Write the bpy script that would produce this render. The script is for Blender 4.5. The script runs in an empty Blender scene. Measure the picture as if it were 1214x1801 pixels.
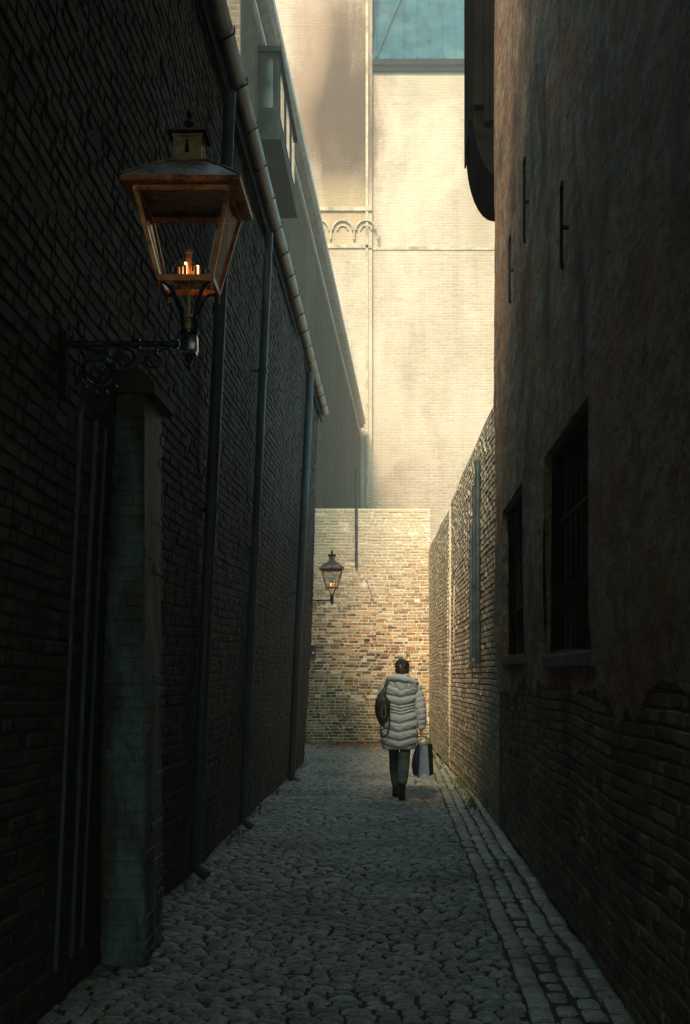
import bpy, bmesh, math, random
import numpy as np
from mathutils import Vector, Matrix
R = math.radians
PI = math.pi
random.seed(4)
rng = np.random.default_rng(7)
sc = bpy.context.scene
col = sc.collection

# ------------------------------------------------------------------ camera
EYE = 1.53
F = 2300.0                       # focal length in photo pixels (1214 x 1801)
VX, VY = 693.0, 1186.0           # where the alley converges
cam = bpy.data.cameras.new('camera')
cam.sensor_fit = 'VERTICAL'
cam.sensor_height = 36.0
cam.sensor_width = 36.0
cam.lens = F / 1801 * 36
cam.shift_x = -(VX - 607) / 1801
cam.shift_y = (VY - 900.5) / 1801
cam.clip_end = 1000
cam.clip_start = 0.05
camo = bpy.data.objects.new('camera', cam)
camo.location = (0, 0, EYE)
camo.rotation_euler = (R(90), 0, 0)
col.objects.link(camo)
sc.camera = camo

# ------------------------------------------------------------------ light
SUN_AZ, SUN_EL = 11.0, 38.0
w = bpy.data.worlds.new('World')
sc.world = w
w.use_nodes = True
nt = w.node_tree
sky = nt.nodes.new('ShaderNodeTexSky')
sky.sky_type = 'NISHITA'
sky.sun_disc = False
sky.sun_elevation = R(SUN_EL)
sky.sun_rotation = R(180 + SUN_AZ)
sky.air_density = 1.3
sky.dust_density = 2.0
sky.ozone_density = 1.5
tint = nt.nodes.new('ShaderNodeMix'); tint.data_type = 'RGBA'; tint.blend_type = 'MULTIPLY'
tint.inputs[0].default_value = 1.0; tint.inputs[7].default_value = (.66, 1.05, 1.0, 1)
nt.links.new(sky.outputs[0], tint.inputs[6])
nt.links.new(tint.outputs[2], nt.nodes['Background'].inputs[0])
nt.nodes['Background'].inputs[1].default_value = 0.15
sl = bpy.data.lights.new('sun', 'SUN')
sl.energy = 3.9
sl.angle = R(15)
sl.color = (1.0, 0.765, 0.55)
so = bpy.data.objects.new('sun', sl)
d = Vector((math.sin(R(SUN_AZ)) * math.cos(R(SUN_EL)), math.cos(R(SUN_AZ)) * math.cos(R(SUN_EL)), -math.sin(R(SUN_EL))))
so.rotation_euler = d.to_track_quat('-Z', 'Y').to_euler()
so.location = (-5, -10, 30)
col.objects.link(so)
sc.view_settings.view_transform = 'Standard'
sc.view_settings.look = 'None'
sc.view_settings.gamma = 1.0
sc.view_settings.exposure = 0.95
sc.cycles.max_bounces = 8
sc.cycles.transparent_max_bounces = 12
sc.cycles.volume_bounces = 1

# ------------------------------------------------------------------ helpers
def put(o, parent=None):
    col.objects.link(o)
    if parent is not None:
        o.parent = parent
    return o

def tag(o, label=None, cat=None, group=None, kind=None):
    if label: o['label'] = label
    if cat: o['category'] = cat
    if group: o['group'] = group
    if kind: o['kind'] = kind
    return o

def thing(name, loc, label, cat, group=None, rz=0.0):
    o = bpy.data.objects.new(name, None)
    o.empty_display_size = 0.1
    o.location = loc
    o.rotation_euler = (0, 0, rz)
    col.objects.link(o)
    return tag(o, label, cat, group)

def at(px, py, Y):
    return Vector(((px - VX) / F * Y, Y, EYE + (VY - py) / F * Y))

class MB:
    """collects faces with material slots; build() links ONE mesh object"""
    def __init__(s):
        s.v = []; s.f = []; s.m = []
    def add(s, vs, fs, m=0):
        b = len(s.v)
        s.v.extend([tuple(p) for p in vs])
        s.f.extend([tuple(i + b for i in f) for f in fs])
        s.m.extend([m] * len(fs))
        return s
    def box(s, x0, x1, y0, y1, z0, z1, m=0, bev=0.0, M=None):
        if bev <= 0:
            vs = [(x, y, z) for x in (x0, x1) for y in (y0, y1) for z in (z0, z1)]
            fs = [(0, 1, 3, 2), (4, 6, 7, 5), (0, 4, 5, 1), (2, 3, 7, 6), (0, 2, 6, 4), (1, 5, 7, 3)]
        else:
            bm = bmesh.new()
            bmesh.ops.create_cube(bm, size=1)
            for v in bm.verts:
                v.co = Vector(((x0 + x1) / 2 + v.co.x * (x1 - x0), (y0 + y1) / 2 + v.co.y * (y1 - y0), (z0 + z1) / 2 + v.co.z * (z1 - z0)))
            bmesh.ops.bevel(bm, geom=bm.edges[:], offset=bev, segments=2, affect='EDGES', profile=0.6)
            bm.verts.index_update()
            vs = [v.co.copy() for v in bm.verts]
            fs = [[v.index for v in f.verts] for f in bm.faces]
            bm.free()
        if M is not None:
            vs = [M @ Vector(p) for p in vs]
        return s.add(vs, fs, m)
    def tube(s, pts, r, n=12, m=0, cap=True, up=None):
        """tube through pts, r number or list"""
        pts = [Vector(p) for p in pts]
        k = len(pts)
        rr = r if isinstance(r, (list, tuple)) else [r] * k
        vs = []
        prev = None
        for i, p in enumerate(pts):
            t = (pts[min(i + 1, k - 1)] - pts[max(i - 1, 0)]).normalized()
            if prev is None:
                a = Vector((0, 0, 1)) if abs(t.z) < .9 else Vector((1, 0, 0))
                u = t.cross(a).normalized()
            else:
                u = (prev - t * prev.dot(t)).normalized()
            prev = u
            vv = t.cross(u)
            for j in range(n):
                a = 2 * PI * j / n
                vs.append(p + (u * math.cos(a) + vv * math.sin(a)) * rr[i])
        fs = []
        for i in range(k - 1):
            for j in range(n):
                j2 = (j + 1) % n
                fs.append((i * n + j, i * n + j2, (i + 1) * n + j2, (i + 1) * n + j))
        if cap:
            fs.append(tuple(range(n - 1, -1, -1)))
            fs.append(tuple((k - 1) * n + j for j in range(n)))
        return s.add(vs, fs, m)
    def lathe(s, prof, c=(0, 0, 0), n=20, m=0, sx=1.0, sy=1.0, M=None):
        """prof list of (radius, z)"""
        vs = []
        for r, z in prof:
            for j in range(n):
                a = 2 * PI * j / n
                vs.append(Vector((c[0] + r * sx * math.cos(a), c[1] + r * sy * math.sin(a), c[2] + z)))
        if M is not None:
            vs = [M @ v for v in vs]
        fs = []
        for i in range(len(prof) - 1):
            for j in range(n):
                j2 = (j + 1) % n
                fs.append((i * n + j, i * n + j2, (i + 1) * n + j2, (i + 1) * n + j))
        fs.append(tuple(range(n - 1, -1, -1)))
        fs.append(tuple((len(prof) - 1) * n + j for j in range(n)))
        return s.add(vs, fs, m)
    def loft(s, rings, m=0, cap=True):
        n = len(rings[0]); vs = [p for r in rings for p in r]
        fs = []
        for i in range(len(rings) - 1):
            for j in range(n):
                j2 = (j + 1) % n
                fs.append((i * n + j, i * n + j2, (i + 1) * n + j2, (i + 1) * n + j))
        if cap:
            fs.append(tuple(range(n - 1, -1, -1)))
            fs.append(tuple((len(rings) - 1) * n + j for j in range(n)))
        return s.add(vs, fs, m)
    def build(s, name, mats, parent=None, world=False, smooth=False, fix=True):
        me = bpy.data.meshes.new(name)
        vs = s.v
        if world and parent is not None:
            L = parent.location
            vs = [(x - L[0], y - L[1], z - L[2]) for x, y, z in vs]
        me.from_pydata(vs, [], s.f)
        if not isinstance(mats, (list, tuple)): mats = [mats]
        for mm in mats: me.materials.append(mm)
        me.polygons.foreach_set('material_index', s.m)
        if fix:
            bm = bmesh.new(); bm.from_mesh(me)
            bmesh.ops.recalc_face_normals(bm, faces=bm.faces[:])
            bm.to_mesh(me); bm.free()
        if smooth:
            me.polygons.foreach_set('use_smooth', [True] * len(me.polygons))
            if smooth != 'full':
                try: me.set_sharp_from_angle(angle=R(40))
                except Exception: pass
        me.update()
        return put(bpy.data.objects.new(name, me), parent)

def copy_tree(o, parent=None):
    c = o.copy(); col.objects.link(c); c.parent = parent
    for ch in list(o.children): copy_tree(ch, c)
    return c

# ------------------------------------------------------------------ materials
def newmat(name):
    m = bpy.data.materials.new(name); m.use_nodes = True
    n = m.node_tree.nodes; l = m.node_tree.links
    return m, n, l, n['Principled BSDF']

def ramp(n, stops, mode='LINEAR'):
    r = n.new('ShaderNodeValToRGB'); r.color_ramp.interpolation = mode
    e = r.color_ramp.elements
    while len(e) > 1: e.remove(e[-1])
    e[0].position = stops[0][0]; c = stops[0][1]; e[0].color = (*c, 1) if len(c) == 3 else c
    for p, c in stops[1:]:
        x = e.new(p); x.color = (*c, 1) if len(c) == 3 else c
    return r

def g(v): return (v, v, v)

def noise(n, l, scale, detail=6, rough=.6, vec=None, dist=0.0, stretch=None):
    t = n.new('ShaderNodeTexNoise'); t.inputs['Scale'].default_value = scale
    t.inputs['Detail'].default_value = detail; t.inputs['Roughness'].default_value = rough
    t.inputs['Distortion'].default_value = dist
    if vec is None:
        vec = n.new('ShaderNodeNewGeometry').outputs['Position']
    if stretch:
        mp = n.new('ShaderNodeMapping'); mp.inputs['Scale'].default_value = stretch
        l.new(vec, mp.inputs['Vector']); vec = mp.outputs[0]
    l.new(vec, t.inputs['Vector'])
    return t

def mix(n, l, a, b, fac, mode='MIX'):
    m = n.new('ShaderNodeMix'); m.data_type = 'RGBA'; m.blend_type = mode
    for s, v in ((m.inputs[0], fac), (m.inputs[6], a), (m.inputs[7], b)):
        if hasattr(v, 'links') or hasattr(v, 'is_linked'): l.new(v, s)
        elif isinstance(v, (tuple, list)): s.default_value = (*v, 1)
        else: s.default_value = v
    return m.outputs[2]

def mathn(n, l, op, a, b=None, clamp=False):
    m = n.new('ShaderNodeMath'); m.operation = op; m.use_clamp = clamp
    for s, v in ((m.inputs[0], a), (m.inputs[1], b)):
        if v is None: continue
        if hasattr(v, 'is_linked'): l.new(v, s)
        else: s.default_value = v
    return m.outputs[0]

def bump(n, l, bsdf, h, strength=.5, dist=.01, normal=None):
    b = n.new('ShaderNodeBump'); b.inputs['Strength'].default_value = strength; b.inputs['Distance'].default_value = dist
    l.new(h, b.inputs['Height'])
    if normal is not None: l.new(normal, b.inputs['Normal'])
    l.new(b.outputs[0], bsdf.inputs['Normal'])
    return b.outputs[0]

def plain(name, c, rough=.6, metal=0.0, var=.25, scale=20, bmp=.15, spec=.5, dirt=None):
    m, n, l, b = newmat(name)
    tc = n.new('ShaderNodeTexCoord').outputs['Object']
    t = noise(n, l, scale, 6, .65, tc)
    r = ramp(n, [(.3, tuple(x * (1 - var) for x in c)), (.7, tuple(min(1, x * (1 + var)) for x in c))])
    l.new(t.outputs[0], r.inputs[0])
    out = r.outputs[0]
    if dirt:
        t2 = noise(n, l, scale * .35, 8, .7, tc)
        r2 = ramp(n, [(.48, g(0)), (.62, g(1))]); l.new(t2.outputs[0], r2.inputs[0])
        out = mix(n, l, out, dirt, r2.outputs[0])
    l.new(out, b.inputs['Base Color'])
    rr = ramp(n, [(.3, g(max(.05, rough - .12))), (.7, g(min(1, rough + .12)))])
    l.new(t.outputs[0], rr.inputs[0]); l.new(rr.outputs[0], b.inputs['Roughness'])
    b.inputs['Metallic'].default_value = metal
    b.inputs['Specular IOR Level'].default_value = spec
    if bmp: bump(n, l, b, t.outputs[0], bmp, .003)
    return m

def brick_mat(name, pal, blotch=(.6, .55, .45), blotch_amt=.35, moss=None, soot=.5, rough=.85, gs=1.0, spec=.3, glow_fade=None):
    """colour of single bricks: random per brick, pitted, blotched, mossy low down"""
    m, n, l, b = newmat(name)
    geo = n.new('ShaderNodeNewGeometry')
    pos = geo.outputs['Position']; rnd = geo.outputs['Random Per Island']
    st = [(i / (len(pal)), c) for i, c in enumerate(pal)]
    r = ramp(n, st, 'CONSTANT' if len(pal) > 5 else 'LINEAR'); l.new(rnd, r.inputs[0])
    fine = noise(n, l, 55 * gs, 8, .75, pos, .4)
    med = noise(n, l, 9 * gs, 6, .6, pos, .6)
    big = noise(n, l, .9, 7, .62, pos, .5, (1, 1, .55))
    c = mix(n, l, r.outputs[0], g(.02), mathn(n, l, 'MULTIPLY', ramp_out(n, l, fine, .30, .52, True), .65))
    c = mix(n, l, c, blotch, mathn(n, l, 'MULTIPLY', ramp_out(n, l, med, .5, .68), blotch_amt))
    c = mix(n, l, c, g(.012), mathn(n, l, 'MULTIPLY', ramp_out(n, l, big, .46, .66), soot))
    if moss:
        z0, z1, mc, amt = moss
        sep = n.new('ShaderNodeSeparateXYZ'); l.new(pos, sep.inputs[0])
        mr = n.new('ShaderNodeMapRange'); mr.inputs[1].default_value = z0; mr.inputs[2].default_value = z1
        mr.inputs[3].default_value = 1; mr.inputs[4].default_value = 0; l.new(sep.outputs[2], mr.inputs[0])
        mn = noise(n, l, 3.0, 8, .7, pos)
        k = mathn(n, l, 'MULTIPLY', mr.outputs[0], amt)
        k = mathn(n, l, 'MULTIPLY', k, ramp_out(n, l, mn, .38, .6))
        c = mix(n, l, c, mc, k)
    if glow_fade:
        c = limewash(n, l, c, pos, glow_fade)  # alley glow put into the colour of the upper courses
    l.new(c, b.inputs['Base Color'])
    b.inputs['Roughness'].default_value = rough
    b.inputs['Specular IOR Level'].default_value = spec
    hh = mathn(n, l, 'ADD', fine.outputs[0], mathn(n, l, 'MULTIPLY', med.outputs[0], 1.5))
    bump(n, l, b, hh, .8, .005)
    return m

def limewash(n, l, c, pos, glow_fade):
    # fade into the glow painted as pale colour, full above z1, ragged to z0
    z0, z1, wc, amt = glow_fade
    sep = n.new('ShaderNodeSeparateXYZ'); l.new(pos, sep.inputs[0])
    big = noise(n, l, 1.6, 9, .72, pos, .6)
    zz = mathn(n, l, 'ADD', sep.outputs[2], mathn(n, l, 'MULTIPLY', mathn(n, l, 'SUBTRACT', big.outputs[0], .5), 3.4))
    mr = n.new('ShaderNodeMapRange'); mr.inputs[1].default_value = z0; mr.inputs[2].default_value = z1
    mr.inputs[3].default_value = 0; mr.inputs[4].default_value = amt; l.new(zz, mr.inputs[0])
    return mix(n, l, c, wc, mr.outputs[0])

def ramp_out(n, l, t, a, b, inv=False):
    r = ramp(n, [(a, g(1 if inv else 0)), (b, g(0 if inv else 1))]); l.new(t.outputs[0], r.inputs[0])
    return r.outputs[0]

MT = {}
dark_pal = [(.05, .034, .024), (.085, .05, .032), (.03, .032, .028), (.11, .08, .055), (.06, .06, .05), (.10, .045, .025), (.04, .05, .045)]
brown_pal = [(.17, .085, .045), (.27, .15, .08), (.09, .06, .045), (.32, .21, .13), (.24, .12, .055), (.13, .11, .085), (.20, .10, .05)]
warm_pal = [(.42, .20, .08), (.60, .42, .22), (.20, .11, .06), (.66, .50, .30), (.50, .25, .10), (.30, .22, .12), (.12, .09, .06), (.64, .48, .26)]
pale_pal = [(.50, .40, .28), (.62, .54, .40), (.36, .27, .18), (.66, .57, .42), (.44, .33, .20)]
green = (.10, .12, .035)
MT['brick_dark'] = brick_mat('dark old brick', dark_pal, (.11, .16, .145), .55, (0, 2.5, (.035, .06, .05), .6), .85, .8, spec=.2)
MT['brick_brown'] = brick_mat('brown old brick', brown_pal, (.36, .27, .17), .5, (0, 1.6, (.04, .06, .05), .7), .85, .8, spec=.2)
MT['brick_warm'] = brick_mat('warm orange brick', warm_pal, (.74, .64, .45), .40, (0, 2.1, green, 1.0), .30, glow_fade=(2.4, 4.6, (.56, .47, .32), .9))
MT['brick_pale'] = brick_mat('pale weathered brick', pale_pal, (.44, .45, .24), .5, (0, 1.2, green, .9), .35, glow_fade=(2.2, 4.8, (.66, .62, .46), .85))
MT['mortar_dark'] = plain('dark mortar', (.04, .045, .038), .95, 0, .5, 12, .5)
MT['mortar_brown'] = plain('brown mortar', (.12, .10, .075), .95, 0, .5, 12, .5)
MT['mortar_warm'] = plain('lime mortar', (.70, .63, .48), .95, 0, .35, 12, .5)
MT['mortar_pale'] = plain('pale lime mortar', (.62, .56, .44), .95, 0, .3, 12, .5)
MT['lime'] = None
MT['lead'] = plain('weathered zinc', (.30, .31, .30), .5, .6, .3, 6, .2)
MT['pipe_dark'] = plain('dark blue grey painted pipe', (.035, .055, .06), .42, 0, .35, 8, .15)
MT['pipe_blue'] = plain('blue grey painted pipe', (.045, .085, .10), .45, 0, .35, 8, .15, dirt=(.04, .05, .05))
MT['iron'] = plain('glossy dark green iron paint', (.010, .035, .038), .22, 0, .3, 30, .06, .9)
MT['rusty'] = plain('rusty wrought iron', (.05, .028, .018), .8, .3, .5, 30, .4)
MT['copper'] = plain('aged copper', (.88, .30, .11), .36, .35, .35, 40, .25, dirt=(.16, .07, .04))
MT['copper_dull'] = plain('dull brown copper sheet', (.46, .30, .19), .45, .5, .4, 30, .25, dirt=(.10, .09, .075))
MT['mantle'] = plain('glowing gas mantle', (.8, .7, .5), .6, 0, .05, 30, 0)
MT['mantle'].node_tree.nodes['Principled BSDF'].inputs['Emission Color'].default_value = (1, .50, .20, 1)
MT['mantle'].node_tree.nodes['Principled BSDF'].inputs['Emission Strength'].default_value = 2.4
MT['burner'] = plain('polished burner copper', (.95, .42, .18), .3, .4, .1, 40, .05)
MT['brass'] = plain('brass', (.75, .50, .16), .3, 1, .2, 40, .1)
MT['brass_pipe'] = plain('bright brass tube', (.85, .72, .12), .35, .7, .15, 40, .1)
MT['ceramic'] = plain('white ceramic', (.8, .78, .72), .35, 0, .05, 30, 0)
MT['timber'] = plain('dark timber', (.014, .016, .014), .9, 0, .5, 14, .5, .1)
MT['green_timber'] = plain('dark green painted timber', (.020, .038, .030), .75, 0, .45, 10, .4, .08, dirt=(.05, .055, .04))
MT['white_paint'] = plain('weathered white paint', (.55, .51, .46), .6, 0, .15, 5, .2, dirt=(.42, .36, .27))
MT['stone'] = plain('pale stone', (.62, .56, .44), .85, 0, .25, 4, .4)
MT['far_stone'] = plain('weathered far stone', (.46, .39, .27), .9, 0, .4, 3, .4, dirt=(.26, .20, .13))
MT['tarred'] = plain('tarred black boards', (.006, .007, .006), .95, 0, .5, 6, .5, .0)
MT['dark_glass'] = plain('old dark window glass', (.012, .018, .018), .15, 0, .2, 3, .05, .5)
MT['soil'] = plain('dark earth joints', (.030, .030, .022), .95, 0, .4, 9, .6)
MT['plaster'] = plain('dark plaster soffit', (.10, .09, .08), .9, 0, .3, 3, .3)

def glass_mat():
    m, n, l, b = newmat('thin lantern glass')
    b.inputs['Base Color'].default_value = (.85, .93, .92, 1)
    b.inputs['Roughness'].default_value = .03
    tr = n.new('ShaderNodeBsdfTransparent'); tr.inputs[0].default_value = (.93, .96, .96, 1)
    gl = n.new('ShaderNodeBsdfGlossy'); gl.inputs['Roughness'].default_value = .06
    fr = n.new('ShaderNodeFresnel'); fr.inputs[0].default_value = 1.5
    t = noise(n, l, 9, 5, .6, n.new('ShaderNodeTexCoord').outputs['Object'])
    k = mathn(n, l, 'ADD', mathn(n, l, 'MULTIPLY', fr.outputs[0], .45), mathn(n, l, 'MULTIPLY', ramp_out(n, l, t, .5, .75), .10), True)
    ms = n.new('ShaderNodeMixShader'); l.new(k, ms.inputs[0])
    l.new(tr.outputs[0], ms.inputs[1]); l.new(gl.outputs[0], ms.inputs[2])
    l.new(ms.outputs[0], n['Material Output'].inputs[0])
    return m
MT['glass'] = glass_mat()

def far_brick(name, c1, c2, mortar, rough=.9, stain=None, scale=1.0, plane='XZ', soot=.3):
    """coursed brick/stone facade for the buildings further off"""
    m, n, l, b = newmat(name)
    pos = n.new('ShaderNodeNewGeometry').outputs['Position']
    sep = n.new('ShaderNodeSeparateXYZ'); l.new(pos, sep.inputs[0])
    cmb = n.new('ShaderNodeCombineXYZ')
    l.new(sep.outputs[0 if plane == 'XZ' else 1], cmb.inputs[0]); l.new(sep.outputs[2], cmb.inputs[1])
    wob = noise(n, l, 1.5, 4, .6, pos)
    bt = n.new('ShaderNodeTexBrick')
    wv = n.new('ShaderNodeVectorMath'); wv.operation = 'MULTIPLY_ADD'
    l.new(wob.outputs[1], wv.inputs[0]); wv.inputs[1].default_value = (.05, .05, 0); l.new(cmb.outputs[0], wv.inputs[2])
    l.new(wv.outputs[0], bt.inputs['Vector'])
    bt.inputs['Color1'].default_value = (*c1, 1); bt.inputs['Color2'].default_value = (*c2, 1); bt.inputs['Mortar'].default_value = (*mortar, 1)
    bt.inputs['Scale'].default_value = 1.0
    bt.inputs['Brick Width'].default_value = .23 * scale; bt.inputs['Row Height'].default_value = .07 * scale
    bt.inputs['Mortar Size'].default_value = .010 * scale; bt.inputs['Mortar Smooth'].default_value = .2; bt.inputs['Bias'].default_value = 0
    c = bt.outputs[0]
    fine = noise(n, l, 12, 9, .75, pos, .5)
    big = noise(n, l, .35, 8, .65, pos, .8, (1, 1, .5))
    c = mix(n, l, c, tuple(x * .45 for x in c1), mathn(n, l, 'MULTIPLY', ramp_out(n, l, fine, .35, .65), .45))
    streak = noise(n, l, 1.1, 6, .6, pos, .3, (1, 1, .12))
    c = mix(n, l, c, (.16, .11, .07), mathn(n, l, 'MULTIPLY', ramp_out(n, l, streak, .45, .7), soot))
    mott = noise(n, l, 2.6, 9, .75, pos, 1.2, (1, 1, 1.8))
    c = mix(n, l, c, (.20, .15, .095), mathn(n, l, 'MULTIPLY', ramp_out(n, l, mott, .5, .66), soot * 1.2))
    c = mix(n, l, c, tuple(min(1, x * 1.1) for x in mortar), mathn(n, l, 'MULTIPLY', ramp_out(n, l, big, .45, .6), .35))
    if stain:
        for (cx, cz, rx, rz, scol, amt) in stain:
            dx = mathn(n, l, 'DIVIDE', mathn(n, l, 'SUBTRACT', sep.outputs[0 if plane == 'XZ' else 1], cx), rx)
            dz = mathn(n, l, 'DIVIDE', mathn(n, l, 'SUBTRACT', sep.outputs[2], cz), rz)
            dd = mathn(n, l, 'ADD', mathn(n, l, 'MULTIPLY', dx, dx), mathn(n, l, 'MULTIPLY', dz, dz))
            dd = mathn(n, l, 'ADD', dd, mathn(n, l, 'MULTIPLY', mathn(n, l, 'SUBTRACT', big.outputs[0], .5), 2.0))
            dd = mathn(n, l, 'ADD', dd, mathn(n, l, 'MULTIPLY', mathn(n, l, 'SUBTRACT', streak.outputs[0], .5), 2.6))
            dd = mathn(n, l, 'ADD', dd, mathn(n, l, 'MULTIPLY', mathn(n, l, 'SUBTRACT', fine.outputs[0], .5), 2.2))
            mr = n.new('ShaderNodeMapRange'); l.new(dd, mr.inputs[0])
            mr.inputs[1].default_value = .4; mr.inputs[2].default_value = 1.7; mr.inputs[3].default_value = amt; mr.inputs[4].default_value = 0
            c = mix(n, l, c, scol, mr.outputs[0])
    l.new(c, b.inputs['Base Color']); b.inputs['Roughness'].default_value = rough
    b.inputs['Specular IOR Level'].default_value = .04
    hh = mathn(n, l, 'ADD', mathn(n, l, 'MULTIPLY', bt.outputs[1], -1.0), mathn(n, l, 'MULTIPLY', fine.outputs[0], .8))
    bump(n, l, b, hh, .7, .02)
    return m

# ------------------------------------------------------------------ brick wall generator
def brick_shell(mb, p0, p1, h0, h1, nrm, holes=(), lean=0.0, wav=.018, bul=.02, jit=.004, seed=0,
                bl=.21, bh=.055, joint=.012, thick=.30, reveal=.16, caps=True):
    """bricks (slot 0) standing a little proud of a mortar bed (slot 1); p0,p1 are (x,y)"""
    rs = np.random.default_rng(seed)
    p0 = np.array(p0, float); p1 = np.array(p1, float)
    L = float(np.linalg.norm(p1 - p0)); U = (p1 - p0) / L
    N = np.array(nrm, float); N /= np.linalg.norm(N)
    ph = rs.uniform(0, 6.28, 6)
    def P(u, h, dd):
        bb = bul * (math.sin(.55 * u + ph[0]) * math.sin(.9 * h + ph[1]) + .4 * math.sin(1.7 * u + ph[2] + h))
        ww = wav * (math.sin(.8 * u + ph[3] + .4 * h) + .5 * math.sin(2.3 * u + ph[4]))
        ww *= min(1, max(0, (h - h0) / .4)) * min(1, max(0, (h1 - h) / .4))
        x, y = p0 + U * u + N * (dd + bb + lean * h)
        return (x, y, h + ww)
    # bricks
    ch = bh + joint
    nrow = int((h1 - h0) / ch)
    row = 0
    V = mb.v; Fc = mb.f; M = mb.m
    be = .005
    for rix in range(nrow):
        z = h0 + rix * ch + joint * .5
        u = -rs.uniform(0, .2)
        rd = rs.normal(0, jit * .5)
        k = rix % 2
        while u < L:
            ln = (bl if (k % 2 == 0) else bl * .48) * rs.uniform(.94, 1.05)
            k += 1
            a, b2 = max(u, 0), min(u + ln, L)
            u = u + ln + joint
            if b2 - a < .03: continue
            segs = [(a, b2)]
            for (u0, u1, z0, z1) in holes:
                if z + bh > z0 and z < z1:
                    ns = []
                    for (s0, s1) in segs:
                        if s1 <= u0 or s0 >= u1: ns.append((s0, s1))
                        else:
                            if s0 < u0 - .03: ns.append((s0, u0))
                            if s1 > u1 + .03: ns.append((u1, s1))
                    segs = ns
            for (s0, s1) in segs:
                dj = rd + rs.normal(0, jit)
                if rs.random() < .015: dj -= .010
                tz = rs.normal(0, .0016)
                t1, t2, t3, t4 = rs.normal(0, jit * .35, 4)
                zz = z + tz
                hb = bh + rs.normal(0, .0015)
                c = len(V)
                bx = be * rs.uniform(.6, 1.6)
                V.extend([P(s0, zz, -.02), P(s1, zz, -.02), P(s1, zz + hb, -.02), P(s0, zz + hb, -.02),
                          P(s0 + bx * .3, zz + bx * .3, dj - bx), P(s1 - bx * .3, zz + bx * .3, dj - bx), P(s1 - bx * .3, zz + hb - bx * .3, dj - bx), P(s0 + bx * .3, zz + hb - bx * .3, dj - bx),
                          P(s0 + bx * 1.3, zz + bx * 1.3, dj + t1), P(s1 - bx * 1.3, zz + bx * 1.3, dj + t2), P(s1 - bx * 1.3, zz + hb - bx * 1.3, dj + t3), P(s0 + bx * 1.3, zz + hb - bx * 1.3, dj + t4)])
                for o in (0, 4):
                    for q in range(4):
                        q2 = (q + 1) % 4
                        Fc.append((c + o + q, c + o + q2, c + o + 4 + q2, c + o + 4 + q)); M.append(0)
                Fc.append((c + 8, c + 9, c + 10, c + 11)); M.append(0)
    # mortar bed
    us = sorted(set([round(x, 4) for x in list(np.linspace(0, L, max(2, int(L / .3) + 1))) + [e for hh in holes for e in hh[:2] if 0 < e < L]]))
    zs = sorted(set([round(x, 4) for x in list(np.linspace(h0, h1, max(2, int((h1 - h0) / .3) + 1))) + [e for hh in holes for e in hh[2:] if h0 < e < h1]]))
    for i in range(len(us) - 1):
        for j in range(len(zs) - 1):
            cu = (us[i] + us[i + 1]) / 2; cz = (zs[j] + zs[j + 1]) / 2
            if any(a < cu < b2 and c0 < cz < c1 for (a, b2, c0, c1) in holes): continue
            mb.add([P(us[i], zs[j], -.009), P(us[i + 1], zs[j], -.009), P(us[i + 1], zs[j + 1], -.009), P(us[i], zs[j + 1], -.009)], [(0, 1, 2, 3)], 1)
    for (a, b2, c0, c1) in holes:
        D = -reveal
        for (q, r2) in (((a, c0), (b2, c0)), ((b2, c0), (b2, c1)), ((b2, c1), (a, c1)), ((a, c1), (a, c0))):
            mb.add([P(q[0], q[1], -.005), P(r2[0], r2[1], -.005), P(r2[0], r2[1], D), P(q[0], q[1], D)], [(0, 1, 2, 3)], 1)
    if caps:
        o = -thick
        Q = lambda u, h, dd: P(u, h, dd)
        mb.add([Q(0, h0, -.009), Q(0, h1, -.009), Q(0, h1, o), Q(0, h0, o)], [(0, 1, 2, 3)], 1)
        mb.add([Q(L, h0, -.009), Q(L, h1, -.009), Q(L, h1, o), Q(L, h0, o)], [(0, 1, 2, 3)], 1)
        for i in range(len(us) - 1):
            mb.add([Q(us[i], h1, -.009), Q(us[i + 1], h1, -.009), Q(us[i + 1], h1, o), Q(us[i], h1, o)], [(0, 1, 2, 3)], 1)
        mb.add([Q(0, h0, o), Q(L, h0, o), Q(L, h1, o), Q(0, h1, o)], [(0, 1, 2, 3)], 1)
    return P

# ================================================================== GROUND
gm = MB()
gm.add([(-150, -150, -.09), (150, -150, -.09), (150, 200, -.09), (-150, 200, -.09)], [(0, 1, 2, 3)])
tag(gm.build('ground', MT['soil']), kind='structure')

def ground_z(x, y):
    return .012 * math.sin(x * 2.1 + 1.3) * math.sin(y * .7) + .010 * math.sin(y * 1.9 + x) - .03 * max(0, (x - .2)) + .006 * math.sin(5 * y + 3 * x)

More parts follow.
